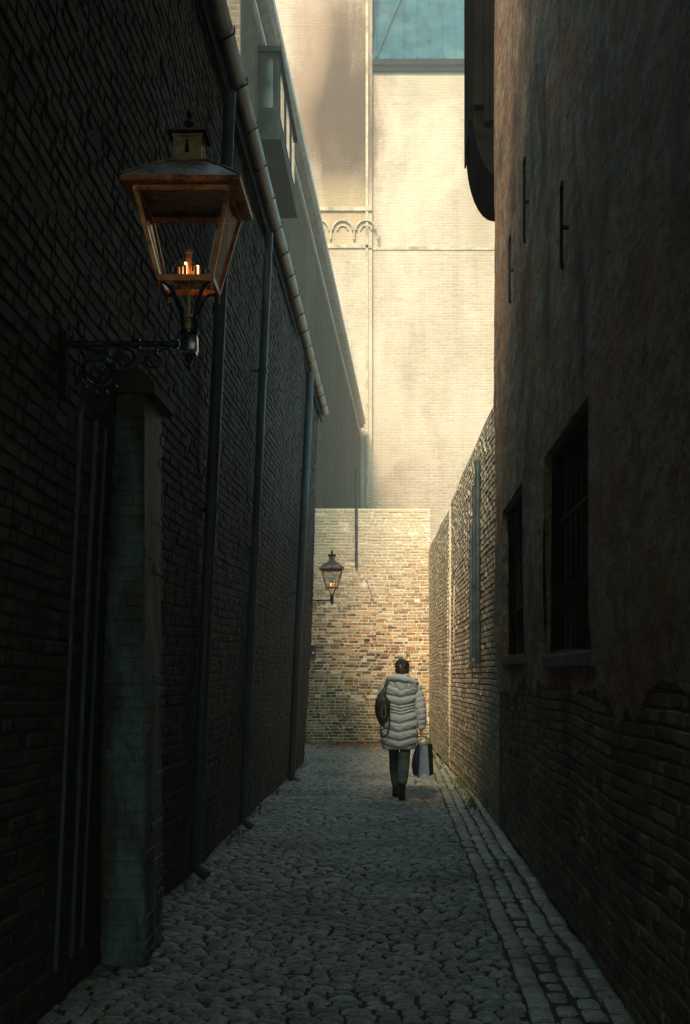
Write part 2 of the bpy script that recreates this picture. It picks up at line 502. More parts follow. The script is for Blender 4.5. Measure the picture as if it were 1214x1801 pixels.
def sett_mat():
    m, n, l, b = newmat('worn granite setts')
    geo = n.new('ShaderNodeNewGeometry'); pos = geo.outputs['Position']
    r = ramp(n, [(0, (.22, .22, .17)), (.3, (.36, .35, .27)), (.6, (.17, .18, .15)), (.85, (.46, .44, .34)), (1, (.30, .26, .19))])
    l.new(geo.outputs['Random Per Island'], r.inputs[0])
    f = noise(n, l, 70, 8, .75, pos); md = noise(n, l, 14, 6, .6, pos); big = noise(n, l, .8, 6, .6, pos)
    c = mix(n, l, r.outputs[0], g(.02), mathn(n, l, 'MULTIPLY', ramp_out(n, l, f, .38, .52, True), .8))
    c = mix(n, l, c, (.62, .60, .48), mathn(n, l, 'MULTIPLY', ramp_out(n, l, md, .5, .62), .6))
    c = mix(n, l, c, (.05, .065, .035), mathn(n, l, 'MULTIPLY', ramp_out(n, l, big, .5, .68), .55))
    l.new(c, b.inputs['Base Color'])
    rr = ramp(n, [(.35, g(.38)), (.65, g(.72))]); l.new(md.outputs[0], rr.inputs[0]); l.new(rr.outputs[0], b.inputs['Roughness'])
    hh = mathn(n, l, 'ADD', f.outputs[0], mathn(n, l, 'MULTIPLY', md.outputs[0], 1.6))
    bump(n, l, b, hh, .8, .006)
    return m
MT['sett'] = sett_mat()

def add_sett(mb, x0, x1, y0, y1, h, dome, rs, skew=0.0):
    c = len(mb.v); K = 5
    tx, ty = rs.normal(0, .022, 2)
    cx, cy = (x0 + x1) / 2, (y0 + y1) / 2
    ox, oy = rs.normal(0, .004, 2)
    w2, d2 = (x1 - x0) / 2, (y1 - y0) / 2
    for i in range(K):
        for j in range(K):
            a = -1 + 2 * i / (K - 1); b2 = -1 + 2 * j / (K - 1)
            rd = max(abs(a), abs(b2)); q = 1 - .05 * (abs(a * b2)) 
            x = cx + ox + a * w2 * q + rs.normal(0, .0015); y = cy + oy + b2 * d2 * q + rs.normal(0, .0015) + skew * a * w2
            z = ground_z(x, y) + h + dome * (1 - (a ** 4 + b2 ** 4) / 2) + tx * a * w2 + ty * b2 * d2 - (.012 if rd > .99 else 0) + rs.normal(0, .0012)
            mb.v.append((x, y, z))
    for i in range(K - 1):
        for j in range(K - 1):
            mb.f.append((c + i * K + j, c + (i + 1) * K + j, c + (i + 1) * K + j + 1, c + i * K + j + 1)); mb.m.append(0)
    # skirt
    ring = [i * K for i in range(K)] + [(K - 1) * K + j for j in range(1, K)] + [i * K + K - 1 for i in range(K - 2, -1, -1)] + [j for j in range(K - 2, 0, -1)]
    b0 = len(mb.v)
    for i in ring:
        x, y, z = mb.v[c + i]; mb.v.append((x, y, z - .05))
    for q in range(len(ring)):
        q2 = (q + 1) % len(ring)
        mb.f.append((c + ring[q], b0 + q, b0 + q2, c + ring[q2])); mb.m.append(0)

rs = np.random.default_rng(3)
pm = MB()
y = 3.2
GX = .62
while y < 28.9:
    dy = rs.uniform(.062, .095)
    x = -2.3 if y > 22.7 else -1.75
    x -= rs.uniform(0, .1)
    ysh = .02 * math.sin(y * 3)
    while x < GX - .03:
        dx = rs.uniform(.075, .15)
        add_sett(pm, x, min(x + dx, GX - .006), y + ysh * math.sin(x * 2), y + ysh * math.sin(x * 2) + dy - .010, rs.normal(0, .0045), .005, rs, .04 * math.sin(y + x))
        x += dx + .012
    y += dy
# joints bed
for i in range(40):
    pass
nx, ny = 14, 90
X = np.linspace(-2.6, GX, nx); Y = np.linspace(-9, 28.9, ny)
for i in range(nx - 1):
    for j in range(ny - 1):
        pm.add([(X[i], Y[j], ground_z(X[i], Y[j]) - .013), (X[i + 1], Y[j], ground_z(X[i + 1], Y[j]) - .013),
                (X[i + 1], Y[j + 1], ground_z(X[i + 1], Y[j + 1]) - .013), (X[i], Y[j + 1], ground_z(X[i], Y[j + 1]) - .013)], [(0, 1, 2, 3)], 1)
tag(pm.build('cobbled_path', [MT['sett'], MT['soil']], smooth=True), kind='structure')

gt = MB()
def gutter_z(x, y): return -.035 + .030 * ((x - .74) / .3) ** 2
for k in range(4):
    y = 3.2 - rs.uniform(0, .2)
    x0 = GX + .01 + k * .118
    while y < 28.8:
        ln = rs.uniform(.19, .225)
        hk = [.004, -.014, -.010, .006][k]
        add_sett(gt, x0, x0 + .104, y, y + ln, hk + rs.normal(0, .004), .004, rs)
        y += ln + .012
for j in range(ny - 1):
    xs = np.linspace(GX, 1.45, 5)
    for i in range(4):
        gt.add([(xs[i], Y[j], ground_z(xs[i], Y[j]) - .022), (xs[i + 1], Y[j], ground_z(xs[i + 1], Y[j]) - .022),
                (xs[i + 1], Y[j + 1], ground_z(xs[i + 1], Y[j + 1]) - .022), (xs[i], Y[j + 1], ground_z(xs[i], Y[j + 1]) - .022)], [(0, 1, 2, 3)], 1)
tag(gt.build('gutter_paving', [MT['sett'], MT['soil']], smooth=True), kind='structure')

# ================================================================== LEFT BUILDING (house A)
LX = -1.56; LEAN = .045; HA = 6.15; AEND = 22.8
def lwx(h): return LX + LEAN * h
A = thing('brick_house', (LX - 1.5, 12, 0), 'long dark brick house along the left side with a zinc roof gutter', 'house')
mb = MB()
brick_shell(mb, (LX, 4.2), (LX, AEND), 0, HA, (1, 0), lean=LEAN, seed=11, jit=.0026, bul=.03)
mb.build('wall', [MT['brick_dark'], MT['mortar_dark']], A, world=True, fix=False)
mb = MB()
mb.box(LX - .35, LX - .0, -9, 4.2, 0, 5.3)
mb.build('rear_wall', MT['mortar_dark'], A, world=True)
mb = MB()   # end wall toward the far yard and roof
ex = lwx(HA)
mb.add([(ex - .1, 5.0, HA + .02), (ex - .1, AEND + .1, HA + .02), (ex - 3.2, AEND + .1, HA + 2.8), (ex - 3.2, 5.0, HA + 2.8),
        (ex - .1, 5.0, HA - .12), (ex - .1, AEND + .1, HA - .12), (ex - 3.2, AEND + .1, HA + 2.66), (ex - 3.2, 5.0, HA + 2.66)],
       [(0, 1, 2, 3), (4, 7, 6, 5), (0, 4, 5, 1), (1, 5, 6, 2), (3, 2, 6, 7), (0, 3, 7, 4)])
mb.build('roof', plain('dark clay roof tiles', (.07, .05, .04), .8, 0, .4, 5, .5), A, world=True)
mb = MB()   # half-round gutter
prof = []
for k in range(9):
    a = PI + PI * k / 8
    prof.append((math.cos(a) * .065, math.sin(a) * .065))
n0 = len(prof)
for yy in (5.0, AEND + .15):
    pass
ys = np.linspace(5.0, AEND + .15, 30)
rings = []
for yy in ys:
    sg = .012 * math.sin(yy * .9)
    rings.append([(ex + .075 + p[0], yy, HA - .03 + p[1] + sg) for p in prof] + [(ex + .075 + p[0] * .86, yy, HA - .03 + p[1] * .86 + sg) for p in reversed(prof)])
mb.loft(rings)
mb.build('gutter', MT['lead'], A, world=True, smooth=True)
for yy in np.arange(5.3, AEND, .8):
    mb = MB(); mb.tube([(ex - .01, yy, HA - .16), (ex + .06, yy, HA - .115), (ex + .15, yy, HA - .06), (ex + .15, yy, HA - .01)], .007, 6)
    mb.build('gutter_bracket', MT['rusty'], A, world=True)
mb = MB()   # fascia board
mb.box(ex + .004, ex + .024, 5.0, AEND + .05, HA - .22, HA - .02)
mb.build('fascia', MT['timber'], A, world=True)

# buttress on the left wall with flaking limewash
def lime_mat():
    m, n, l, b = newmat('flaking limewash on brick')
    geo = n.new('ShaderNodeNewGeometry'); pos = geo.outputs['Position']
    f = noise(n, l, 30, 8, .75, pos); md = noise(n, l, 4.5, 8, .7, pos, .5, (1, 1, .35))
    a = ramp(n, [(0, (.05, .04, .03)), (.5, (.08, .07, .05)), (1, (.045, .045, .035))]); l.new(geo.outputs['Random Per Island'], a.inputs[0])
    c = mix(n, l, a.outputs[0], (.16, .27, .28), mathn(n, l, 'MULTIPLY', ramp_out(n, l, md, .44, .60), .9))
    c = mix(n, l, c, (.05, .07, .06), mathn(n, l, 'MULTIPLY', ramp_out(n, l, f, .45, .7), .6))
    l.new(c, b.inputs['Base Color']); b.inputs['Roughness'].default_value = .7
    bump(n, l, b, mathn(n, l, 'ADD', f.outputs[0], md.outputs[0]), .8, .006)
    return m
MT['lime'] = lime_mat()
BT = thing('buttress', (LX + .1, 7.1, 0), 'brick buttress with flaking pale limewash low on the dark left wall', 'buttress')
mb = MB()
brick_shell(mb, (LX + .02, 6.86), (LX + .25, 6.86), 0, 3.0, (0, -1), seed=21, jit=.0015, joint=.007, bh=.060, thick=.5, bul=.004, wav=.004)
brick_shell(mb, (LX + .248, 6.865), (LX + .248, 7.42), 0, 3.0, (1, 0), seed=22, thick=.2, bul=.004, wav=.004)
mb.build('shaft', [MT['lime'], MT['lime']], BT, world=True, fix=False)
mb = MB()
mb.add([(LX + .0, 6.82, 3.0), (LX + .31, 6.82, 3.0), (LX + .31, 7.46, 3.0), (LX + .0, 7.46, 3.0),
        (LX + .0, 6.82, 3.36), (LX + .31, 6.82, 3.05), (LX + .31, 7.46, 3.05), (LX + .0, 7.46, 3.36)],
       [(0, 3, 2, 1), (4, 5, 6, 7), (0, 1, 5, 4), (1, 2, 6, 5), (2, 3, 7, 6), (3, 0, 4, 7)])
mb.build('sloped_cap', MT['mortar_dark'], BT, world=True)

# downpipes on the left wall
def downpipe(x, y, h0, h1, r, lean, mat, label, name='downpipe', group=None, clamp_d=(-1, 0), shoe=True):
    t = thing(name, (x, y, 0), label, 'pipe', group)
    mb = MB()
    pts = [(x + lean * h, y, h) for h in np.linspace(h0, h1, 12)]
    if shoe:
        pts = [(x + .10, y - .02, h0 - .06), (x + .03, y, h0 - .01)] + pts
    mb.tube(pts, r, 16)
    mb.build('pipe', mat, t, world=True, smooth=True)
    h = h0 + .9
    while h < h1 - .2:
        c = MB()
        c.lathe([(r, -.02), (r + .010, -.02), (r + .010, .02), (r, .02)], (x + lean * h, y, h), 16)
        c.box(min(x + lean * h + clamp_d[0] * (r + .06), x + lean * h), max(x + lean * h + clamp_d[0] * (r + .06), x + lean * h) + .004, y - .012, y + .012, h - .012, h + .012)
        c.build('pipe_collar', mat, t, world=True, smooth=True)
        h += 1.75
    return t
downpipe(LX + .085, 18.75, .05, HA - .3, .055, LEAN * 1.05, MT['pipe_dark'], 'thick dark downpipe beside the far corner of the left house', group=None)
downpipe(LX + .075, 12.8, .1, HA - .3, .040, LEAN, MT['pipe_blue'], 'slim blue grey downpipe halfway along the dark left wall')
downpipe(LX + .08, 9.7, .1, HA - .3, .045, LEAN, MT['pipe_blue'], 'blue grey downpipe on the left wall rising just behind the copper lantern')
t = thing('gas_pipe', (LX + .03, 6.1, 0), 'pair of thin supply pipes running down the wall under the lamp bracket', 'pipe')
for (yy, r) in ((5.86, .010), (6.14, .012), (6.35, .009)):
    mb = MB(); mb.tube([(LX + .035 + LEAN * h, yy, h) for h in (.2, 1.0, 1.9, 2.72)], r, 10)
    mb.build('pipe', MT['pipe_blue'], t, world=True, smooth=True)

# ================================================================== RIGHT BUILDING
RX = 1.07; REND = 13.2; HR = 11.0
RB = thing('brick_house', (RX + 1.5, 9, 0), 'tall brown brick house on the right with two deep shuttered windows', 'house')
mb = MB()
wins = [(6.9, 8.9, 1.66, 3.0), (10.3, 12.3, 1.70, 3.05)]
Y0 = 3.6
PR = brick_shell(mb, (RX, Y0), (RX, REND), 0, 2.1, (-1, 0), holes=[(a - Y0, b - Y0, c, d2) for a, b, c, d2 in wins], seed=31, jit=.0028, wav=.022, bul=.010, reveal=.26, thick=.6)
mb.build('wall', [MT['brick_brown'], MT['mortar_brown']], RB, world=True, fix=False)
from mathutils import noise as mn_
def plaster_mat():
    m, n, l, b = newmat('stained brown lime plaster')
    pos = n.new('ShaderNodeNewGeometry').outputs['Position']
    big = noise(n, l, .9, 8, .65, pos, .8, (1, .5, .6)); md = noise(n, l, 6, 9, .75, pos, .8, (1, .35, 1)); f = noise(n, l, 26, 10, .85, pos, 1.2, (1, .35, 1))
    st = noise(n, l, 2.2, 8, .7, pos, .8, (1, .8, .22)); og = noise(n, l, 1.7, 7, .7, pos, 1.0, (1, .5, 1))
    c = mix(n, l, (.36, .20, .11), (.64, .44, .28), ramp_out(n, l, md, .44, .58))
    c = mix(n, l, c, (.62, .25, .09), mathn(n, l, 'MULTIPLY', ramp_out(n, l, og, .48, .60), .75))
    c = mix(n, l, c, (.72, .62, .46), mathn(n, l, 'MULTIPLY', ramp_out(n, l, f, .53, .62), .75))
    c = mix(n, l, c, (.03, .03, .025), mathn(n, l, 'MULTIPLY', ramp_out(n, l, f, .40, .48, True), .8))
    c = mix(n, l, c, (.03, .04, .036), mathn(n, l, 'MULTIPLY', ramp_out(n, l, st, .52, .66), .6))
    c = mix(n, l, c, (.035, .05, .045), mathn(n, l, 'MULTIPLY', ramp_out(n, l, big, .52, .64), .5))
    l.new(c, b.inputs['Base Color']); b.inputs['Roughness'].default_value = .9; b.inputs['Specular IOR Level'].default_value = .15
    bump(n, l, b, mathn(n, l, 'ADD', f.outputs[0], mathn(n, l, 'MULTIPLY', md.outputs[0], 2.0)), 1.0, .022)
    return m
MT['plaster_brown'] = plaster_mat()
mb = MB()
ys_ = sorted(set([round(v, 3) for v in np.arange(Y0, REND, .09)] + [REND + .01] + [e for q in wins for e in q[:2]]))
def p_edge(yv): return 1.42 + .22 * mn_.noise(Vector((yv * .9, 3.1, 0))) + .10 * mn_.noise(Vector((yv * 4.1, 7, 0)))
zs_ = sorted(set([round(v, 3) for v in np.arange(1.66, HR, .11)] + [e for q in wins for e in q[2:]] + [HR]))
def p_pt(yv, z, o=0.0):
    d_ = .014 + .018 * mn_.noise(Vector((yv * .8, z * .6, 1))) + .008 * mn_.noise(Vector((yv * 5, z * 3.2, 5))) + .004 * mn_.noise(Vector((yv * 14, z * 9, 2)))
    kk = min(1, max(0, (z - p_edge(yv)) / .45))
    return (RX - .010 - (max(.004, d_) + .026) * kk + o, yv, z)
for i in range(len(ys_) - 1):
    a_, b_ = ys_[i], ys_[i + 1]; cy_ = (a_ + b_) / 2
    zl = [(p_edge(a_), p_edge(b_))] + [(z, z) for z in zs_]
    for k in range(len(zl) - 1):
        cz_ = (zl[k][0] + zl[k + 1][0]) / 2
        if any(q[0] < cy_ < q[1] and q[2] < cz_ < q[3] for q in wins): continue
        mb.add([p_pt(a_, zl[k][0]), p_pt(b_, zl[k][1]), p_pt(b_, zl[k + 1][1]), p_pt(a_, zl[k + 1][0])], [(0, 1, 2, 3)])
    mb.add([p_pt(a_, zl[0][0]), p_pt(b_, zl[0][1]), p_pt(b_, zl[0][1], .05), p_pt(a_, zl[0][0], .05)], [(0, 1, 2, 3)])
for (a_, b_, c_, d_) in wins:
    for (q, r2) in (((a_, c_), (b_, c_)), ((b_, c_), (b_, d_)), ((b_, d_), (a_, d_)), ((a_, d_), (a_, c_))):
        mb.add([p_pt(*q), p_pt(*r2), p_pt(r2[0], r2[1], .30), p_pt(q[0], q[1], .30)], [(0, 1, 2, 3)])
e_ = REND + .01
mb.add([(RX - .01, e_, 0), (RX + .6, e_, 0), (RX + .6, e_, HR), (RX - .04, e_, HR), (RX + .6, Y0, HR), (RX - .05, Y0, HR), (RX + .6, Y0, 0)], [(0, 1, 2, 3), (3, 2, 4, 5), (1, 6, 4, 2)])
mb.build('plaster', MT['plaster_brown'], RB, world=True, fix=False)
mb = MB(); mb.box(RX, RX + .6, -9, 3.6, 0, 5.3)
mb.build('rear_wall', MT['mortar_brown'], RB, world=True)
for (a, b, c, d2) in wins:
    mb = MB()
    xf = RX + .20
    mb.box(xf, xf + .06, a, b, c, c + .07); mb.box(xf, xf + .06, a, b, d2 - .07, d2)
    for q in (a, (a + b) / 2 - .04, b - .08):
        mb.box(xf, xf + .058, q, q + .08, c + .07, d2 - .07)
    wf = mb.build('window', MT['timber'], RB, world=True)
    mb = MB(); mb.box(xf + .03, xf + .04, a + .08, b - .08, c + .07, d2 - .07)
    # sub-part under the window: coordinates stay relative to the building's base
    mb.build('pane', MT['dark_glass'], wf)
    wf.children[0].data.transform(Matrix.Translation(-Vector(RB.location)))
    for q in np.arange(a + .3, b - .2, .24):
        mb = MB(); mb.tube([(RX + .07, q, c + .02), (RX + .07, q, d2 - .02)], .011, 8)
        mb.build('window_bar', MT['rusty'], RB, world=True)
    for hz in (c + .4, c + .9):
        mb = MB(); mb.box(RX + .06, RX + .08, a, b, hz, hz + .02)
        mb.build('window_bar', MT['rusty'], RB, world=True)
    mb = MB(); mb.box(RX - .05, RX + .24, a - .08, b + .08, c - .09, c - .005, bev=.01)
    mb.build('sill', MT['stone'] if False else MT['mortar_brown'], RB, world=True)
# upper jetty of dark timber at the far corner of the right house
J = MB()
J.box(.80, 1.6, 13.25, 14.6, 7.3, HR)
# curved bracket under it
rings = []
for k in range(9):
    a = k / 8 * PI / 2
    xx = .80 + .30 * (1 - math.cos(a)); zz = 7.3 - .75 * math.sin(a)
    rings.append([(xx, 13.27, zz), (xx, 14.5, zz), (1.12, 14.5, zz - .001), (1.12, 13.27, zz - .001)])
J.loft(rings)
x_ = .80
rj = random.Random(2)
while x_ < 1.5:
    ww = rj.uniform(.06, .11); dpt = rj.uniform(.01, .035)
    J.box(x_ + .004, x_ + ww - .004, 13.25 - dpt, 13.249, 7.3 - rj.uniform(0, .25), HR, bev=.004)
    x_ += ww
y_ = 13.27
while y_ < 14.5:
    ww = rj.uniform(.10, .16); J.box(.80 - rj.uniform(.01, .03), .799, y_, y_ + ww - .01, 7.3 - rj.uniform(0, .2), HR, bev=.004); y_ += ww
J.box(.77, 1.5, 13.19, 13.26, 8.6, 8.72, bev=.01)
J.build('jetty', MT['tarred'], RB, world=True)
def wall_anchor(px, y0, y1, label):
    Yd = RX * F / (px - VX)
    h0 = EYE + (VY - y1) / F * Yd; h1 = EYE + (VY - y0) / F * Yd
    mb = MB()
    o = (RX - .085)
    hm = (h0 + h1) / 2
    mb.box(o - .010, o + .010, Yd - .013, Yd + .013, h0, h1, bev=.004)
    mb.tube([(o, Yd, hm), (RX + .03, Yd, hm)], .014, 8)
    for s in (0, 1):
        hh = h1 if s else h0; sg = 1 if s else -1
        mb.tube([(o, Yd, hh - sg * .02), (o, Yd - .04, hh + sg * .02), (o, Yd - .06, hh - sg * .01)], [.013, .010, .006], 8)
    ob = mb.build('wall_anchor', MT['rusty'])
    L = Vector((o, Yd, h0)); ob.data.transform(Matrix.Translation(-L)); ob.location = L
    tag(ob, label, 'wall anchor', 'iron wall anchors on the right house')
wall_anchor(1013, 330, 470, 'long iron wall anchor nearest the viewer on the right house')
wall_anchor(942, 285, 425, 'iron wall anchor highest on the right wall, level with the lantern roof')
wall_anchor(914, 420, 530, 'short iron wall anchor near the far corner of the right house, lowest of the row')

# lower wall behind the right house, bending inwards
W2 = thing('brick_wall', (RX, 17, 0), 'pale weathered garden wall on the right beyond the tall house', 'wall')
mb = MB()
HW = EYE + 2.85
brick_shell(mb, (RX - .01, 13.2), (.93, 21.5), 0, HW, (-1, -.008), seed=41, jit=.003, wav=.008, bul=.012)
mb.build('wall', [MT['brick_pale'], MT['mortar_brown']], W2, world=True, fix=False)
mb = MB(); mb.box(1.075, 1.40, 13.25, 21.55, HW - .01, HW + .035, bev=.005)
mb.build('coping', MT['far_stone'], W2, world=True)
W3 = thing('brick_wall', (.84, 25, 0), 'projecting pale brick wall between the garden wall and the end wall', 'wall')
mb = MB()
brick_shell(mb, (.905, 21.5), (.765, 28.75), 0, HW - .1, (-1, -.01), seed=42, jit=.0025)
brick_shell(mb, (.908, 21.5), (1.05, 21.5), 0, HW - .1, (0, -1), seed=43, thick=.1, bul=.003, wav=.002)
mb.build('wall', [MT['brick_pale'], MT['mortar_pale']], W3, world=True, fix=False)
mb = MB(); mb.box(.93, 1.25, 21.52, 28.7, HW - .1, HW - .05, bev=.01)
mb.build('coping', MT['stone'], W3, world=True)
# pipes on the pale wall
for (yy, r, h0, h1, lab) in ((15.3, .035, EYE + .12, EYE + 2.5, 'mossy vertical pipe on the pale right wall, nearest of the cluster'),
                             (15.9, .028, EYE + .20, EYE + 2.3, 'thinner vertical pipe in the middle of the cluster on the pale right wall'),
                             (16.6, .022, EYE + .05, EYE + 1.9, 'thin vertical conduit farthest in the cluster on the pale right wall')):
    downpipe(RX - .09, yy, h0, h1, r, 0, MT['pipe_dark'], lab, group='pipes on the pale right wall', clamp_d=(1, 0), shoe=False)
downpipe(.95, 20.6, EYE + .3, EYE + 1.4, .012, 0, MT['white_paint'], 'short white conduit on the pale right wall near its far corner', name='conduit', clamp_d=(1, 0), shoe=False)

# ================================================================== END WALL
CY = 28.8; HC = EYE + 3.65
CW = thing('brick_wall', (-.6, CY, 0), 'warm orange and yellow brick wall closing the alley, mossy at its foot', 'wall')
mb = MB()
brick_shell(mb, (-2.35, CY), (.80, CY), 0, HC, (0, -1), seed=51, jit=.004, wav=.015, bul=.02)
mb.build('wall', [MT['brick_warm'], MT['mortar_warm']], CW, world=True, fix=False)
# meter box on the end wall
p = at(548, 1145, CY)
ub = thing('utility_box', (p.x, CY - .02, p.z), 'small dark utility box with a white knob low on the end wall by the downpipe', 'box')
mb = MB(); mb.box(-.10, .10, -.09, .03, -.10, .10, bev=.008); mb.build('casing', MT['pipe_dark'], ub)
mb = MB(); mb.box(-.115, .115, -.10, .0, .10, .115); mb.build('lid', MT['pipe_dark'], ub)
mb = MB(); mb.lathe([(.0, .0), (.022, .002), (.026, .012), (.014, .022), (0, .024)], n=14, M=Matrix.Translation((.045, -.09, -.045)) @ Matrix.Rotation(R(90), 4, 'X')); mb.build('knob', MT['ceramic'], ub)
# iron rod leaning on the wall, and a downpipe stub
mb = MB(); a, b = at(645, 1020, CY - .03), at(657, 1057, CY - .03)
mb.tube([a, a.lerp(b, .5), b], [.008, .009, .007], 8); mb.lathe([(.0, 0), (.018, .003), (.018, .012), (0, .016)], n=10, M=Matrix.Translation(a) @ Matrix.Rotation(R(90), 4, 'X'))
o = mb.build('iron_stay', MT['copper_dull']); o.data.transform(Matrix.Translation(-b)); o.location = b
tag(o, 'thin rusty slanting iron stay fixed high on the end wall', 'iron stay')
downpipe(at(627, 900, CY).x, CY - .06, EYE + 2.35, HC + .9, .028, 0, MT['pipe_dark'], 'narrow pipe stub high on the end wall left of its middle', clamp_d=(0, 0), shoe=False)
# small iron hook plate
mb = MB(); p = at(645, 1127, CY); mb.tube([p + Vector((-.04, -.03, .02)), p + Vector((-.03, -.05, -.03)), p + Vector((.02, -.05, -.04)), p + Vector((.05, -.03, .02))], .007, 8)
mb.box(p.x - .06, p.x + .07, CY - .04, CY - .015, p.z + .01, p.z + .04)
o = mb.build('wall_hook', MT['rusty']); o.data.transform(Matrix.Translation(-p)); o.location = p
tag(o, 'small iron hook on the end wall above the walker\'s left shoulder', 'hook')

# ================================================================== BUILDING B behind on the left
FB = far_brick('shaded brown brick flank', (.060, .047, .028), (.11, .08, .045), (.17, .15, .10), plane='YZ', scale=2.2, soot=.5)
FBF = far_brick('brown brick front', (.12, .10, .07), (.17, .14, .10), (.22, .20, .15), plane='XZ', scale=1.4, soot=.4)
HB = EYE + 11.96; B0 = 20.5; B1 = 62.0
def bx(yv): return -2.16 + .0202 * (yv - 22.8)
BB = thing('apartment_building', (-5, 40, 0), 'tall brick building behind the left house with a white cornice running away', 'building')
mb = MB()
w0, w1 = bx(B0) - .2, bx(B1) - .2
mb.add([(w0, B0, 0), (w1, B1, 0), (w1, B1, HB), (w0, B0, HB)], [(0, 1, 2, 3)], 0)
mb.add([(w0, B0, 0), (w0 - 6, B0, 0), (w0 - 6, B0, HB), (w0, B0, HB)], [(0, 1, 2, 3)], 1)
mb.add([(w1, B1, 0), (w1 - 6, B1, 0), (w1 - 6, B1, HB), (w1, B1, HB)], [(0, 1, 2, 3)], 1)
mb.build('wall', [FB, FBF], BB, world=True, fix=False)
def cornice(dx, z, r, name, mat):
    mb = MB()
    pr = [(0, -r), (r * .9, -r * .75), (r * .6, -r * .1), (r * 1.25, r * .2), (r * 1.3, r), (0, r)]
    mb.loft([[(bx(yy) - .2 + dx + q[0], yy, z + q[1]) for q in pr] for yy in np.linspace(B0 - .15, B1 + .1, 24)])
    mb.loft([[(xx, B0 - q[0], z + q[1]) for q in pr] for xx in (w0 - 6, w0 + .1)])
    mb.build(name, mat, BB, world=True)
cornice(0, HB - .1, .17, 'cornice', MT['white_paint'])
cornice(-.02, HB - .75, .07, 'moulding', MT['white_paint'])
mb = MB()
mb.add([(w0 + .1, B0 - .1, HB + .09), (w1 + .1, B1, HB + .09), (w1 - 3.2, B1, HB + 3.4), (w0 - 3.2, B0 - .1, HB + 3.4)], [(0, 1, 2, 3)])
mb.add([(w0 - 3.2, B0 - .1, HB + 3.4), (w1 - 3.2, B1, HB + 3.4), (w1 - 6.4, B1, HB + .09), (w0 - 6.4, B0 - .1, HB + .09)], [(0, 1, 2, 3)])
mb.build('roof', MT['lead'], BB, world=True, fix=False)
# projecting oriel on its corner
hO = EYE + 9.33
mb = MB(); mb.box(w0 - .02, bx(23) + .14, 22.70, 26.5, hO, hO + 1.5, bev=.01)
mb.box(w0 - .02, bx(23) + .20, 22.64, 26.56, hO - .07, hO + .02, bev=.01)
mb.box(w0 - .02, bx(23) + .20, 22.64, 26.56, hO + 1.46, hO + 1.56, bev=.01)
orl = mb.build('oriel', MT['green_timber'], BB, world=True)
for (xa, xb, ya, yb) in [(w0 + .06, bx(23) + .06, 22.685, 22.70)] + [(bx(23) + .14, bx(23) + .155, q, q + .7) for q in np.linspace(23.1, 25.6, 3)]:
    mb = MB(); mb.box(xa, xb, ya, yb, hO + .5, hO + 1.35)
    po = mb.build('pane', MT['dark_glass'], orl); po.data.transform(Matrix.Translation(-Vector(BB.location)))
# ================================================================== FAR CREAM BUILDING D
DY = 63.0
def dz(py): return EYE + (VY - py) / F * DY
def dx_(px): return (px - VX) / F * DY
cream = far_brick('cream weathered facade', (.56, .46, .34), (.47, .37, .26), (.63, .53, .41), .9,
                  stain=[(dx_(590), dz(170), 2.2, 5.5, (.20, .12, .07), .9), (dx_(605), dz(215), 1.4, 4.4, (.08, .05, .03), .9), (dx_(600), dz(380), 1.3, 1.8, (.42, .30, .16), .6), (dx_(545), dz(70), .9, 2.5, (.42, .27, .19), .4),
                         (dx_(760), dz(150), 1.6, .8, (.35, .29, .2), .5), (dx_(845), dz(250), .8, 5.0, (.35, .28, .18), .6)], scale=2.0, soot=.3)
D = thing('church_building', (0, DY + 3, 0), 'tall cream facade glowing at the far end with arched frieze and green roof', 'church')
TOP = dz(112)
mb = MB()
mb.box(dx_(655), 9, DY, DY + 6, 0, TOP)
mb.build('facade', cream, D, world=True)
mb = MB(); mb.box(-9, dx_(655), DY - .25, DY + 6, 0, TOP + 9)
mb.build('tower', cream, D, world=True)
mb = MB(); mb.box(dx_(655) + .003, 9.1, DY - .35, DY, TOP - .18, TOP + .08); mb.box(dx_(655) + .003, 9.1, DY - .18, DY, TOP - .42, TOP - .18)
mb.build('cornice', MT['timber'], D, world=True)
for py, pr_, xa, xb in ((437, .05, dx_(655) + .003, 9), (372, .12, -9, dx_(655)), (437, .08, -9, dx_(655))):
    mb = MB(); yb = DY - .25 if xb < 8 else DY
    mb.box(xa, xb, yb - pr_, yb, dz(py) - .09, dz(py) + .09, bev=.02)
    mb.build('string_course', MT['far_stone'], D, world=True)
# arched frieze: row of little arches
mb = MB()
x = dx_(480); r = .52
while x < dx_(652):
    for (ro, ri, pj) in ((r, r * .86, .14), (r * .55, r * .42, .10)):
        ring = []
        for k in range(13):
            a = PI * k / 12
            c_, s_ = math.cos(a), math.sin(a)
            ring.append([(x + c_ * ro, DY - .252 - pj, dz(409) + s_ * ro), (x + c_ * ri, DY - .252 - pj, dz(409) + s_ * ri), (x + c_ * ri, DY - .25, dz(409) + s_ * ri), (x + c_ * ro, DY - .25, dz(409) + s_ * ro)])
        mb.loft(ring)
    mb.box(x + r * 1.0, x + r * 1.16, DY - .42, DY - .25, dz(409) - .45, dz(409) + .02)
    x += r * 2.16
mb.build('arched_frieze', MT['far_stone'], D, world=True)
teal = plain('green copper roof sheet', (.022, .080, .10), .8, 0, .5, 1.5, .4, .08, dirt=(.06, .13, .14))
mb = MB()
rh = 7.5
mb.add([(dx_(655), DY - .3, TOP + .09), (9, DY - .3, TOP + .09), (9, DY + 3, TOP + rh), (dx_(655), DY + 3, TOP + rh)], [(0, 1, 2, 3)])
for q in np.arange(dx_(655) + .3, 9, .62):
    mb.tube([(q, DY - .3, TOP + .12), (q, DY + 3, TOP + rh + .03)], .035, 6)
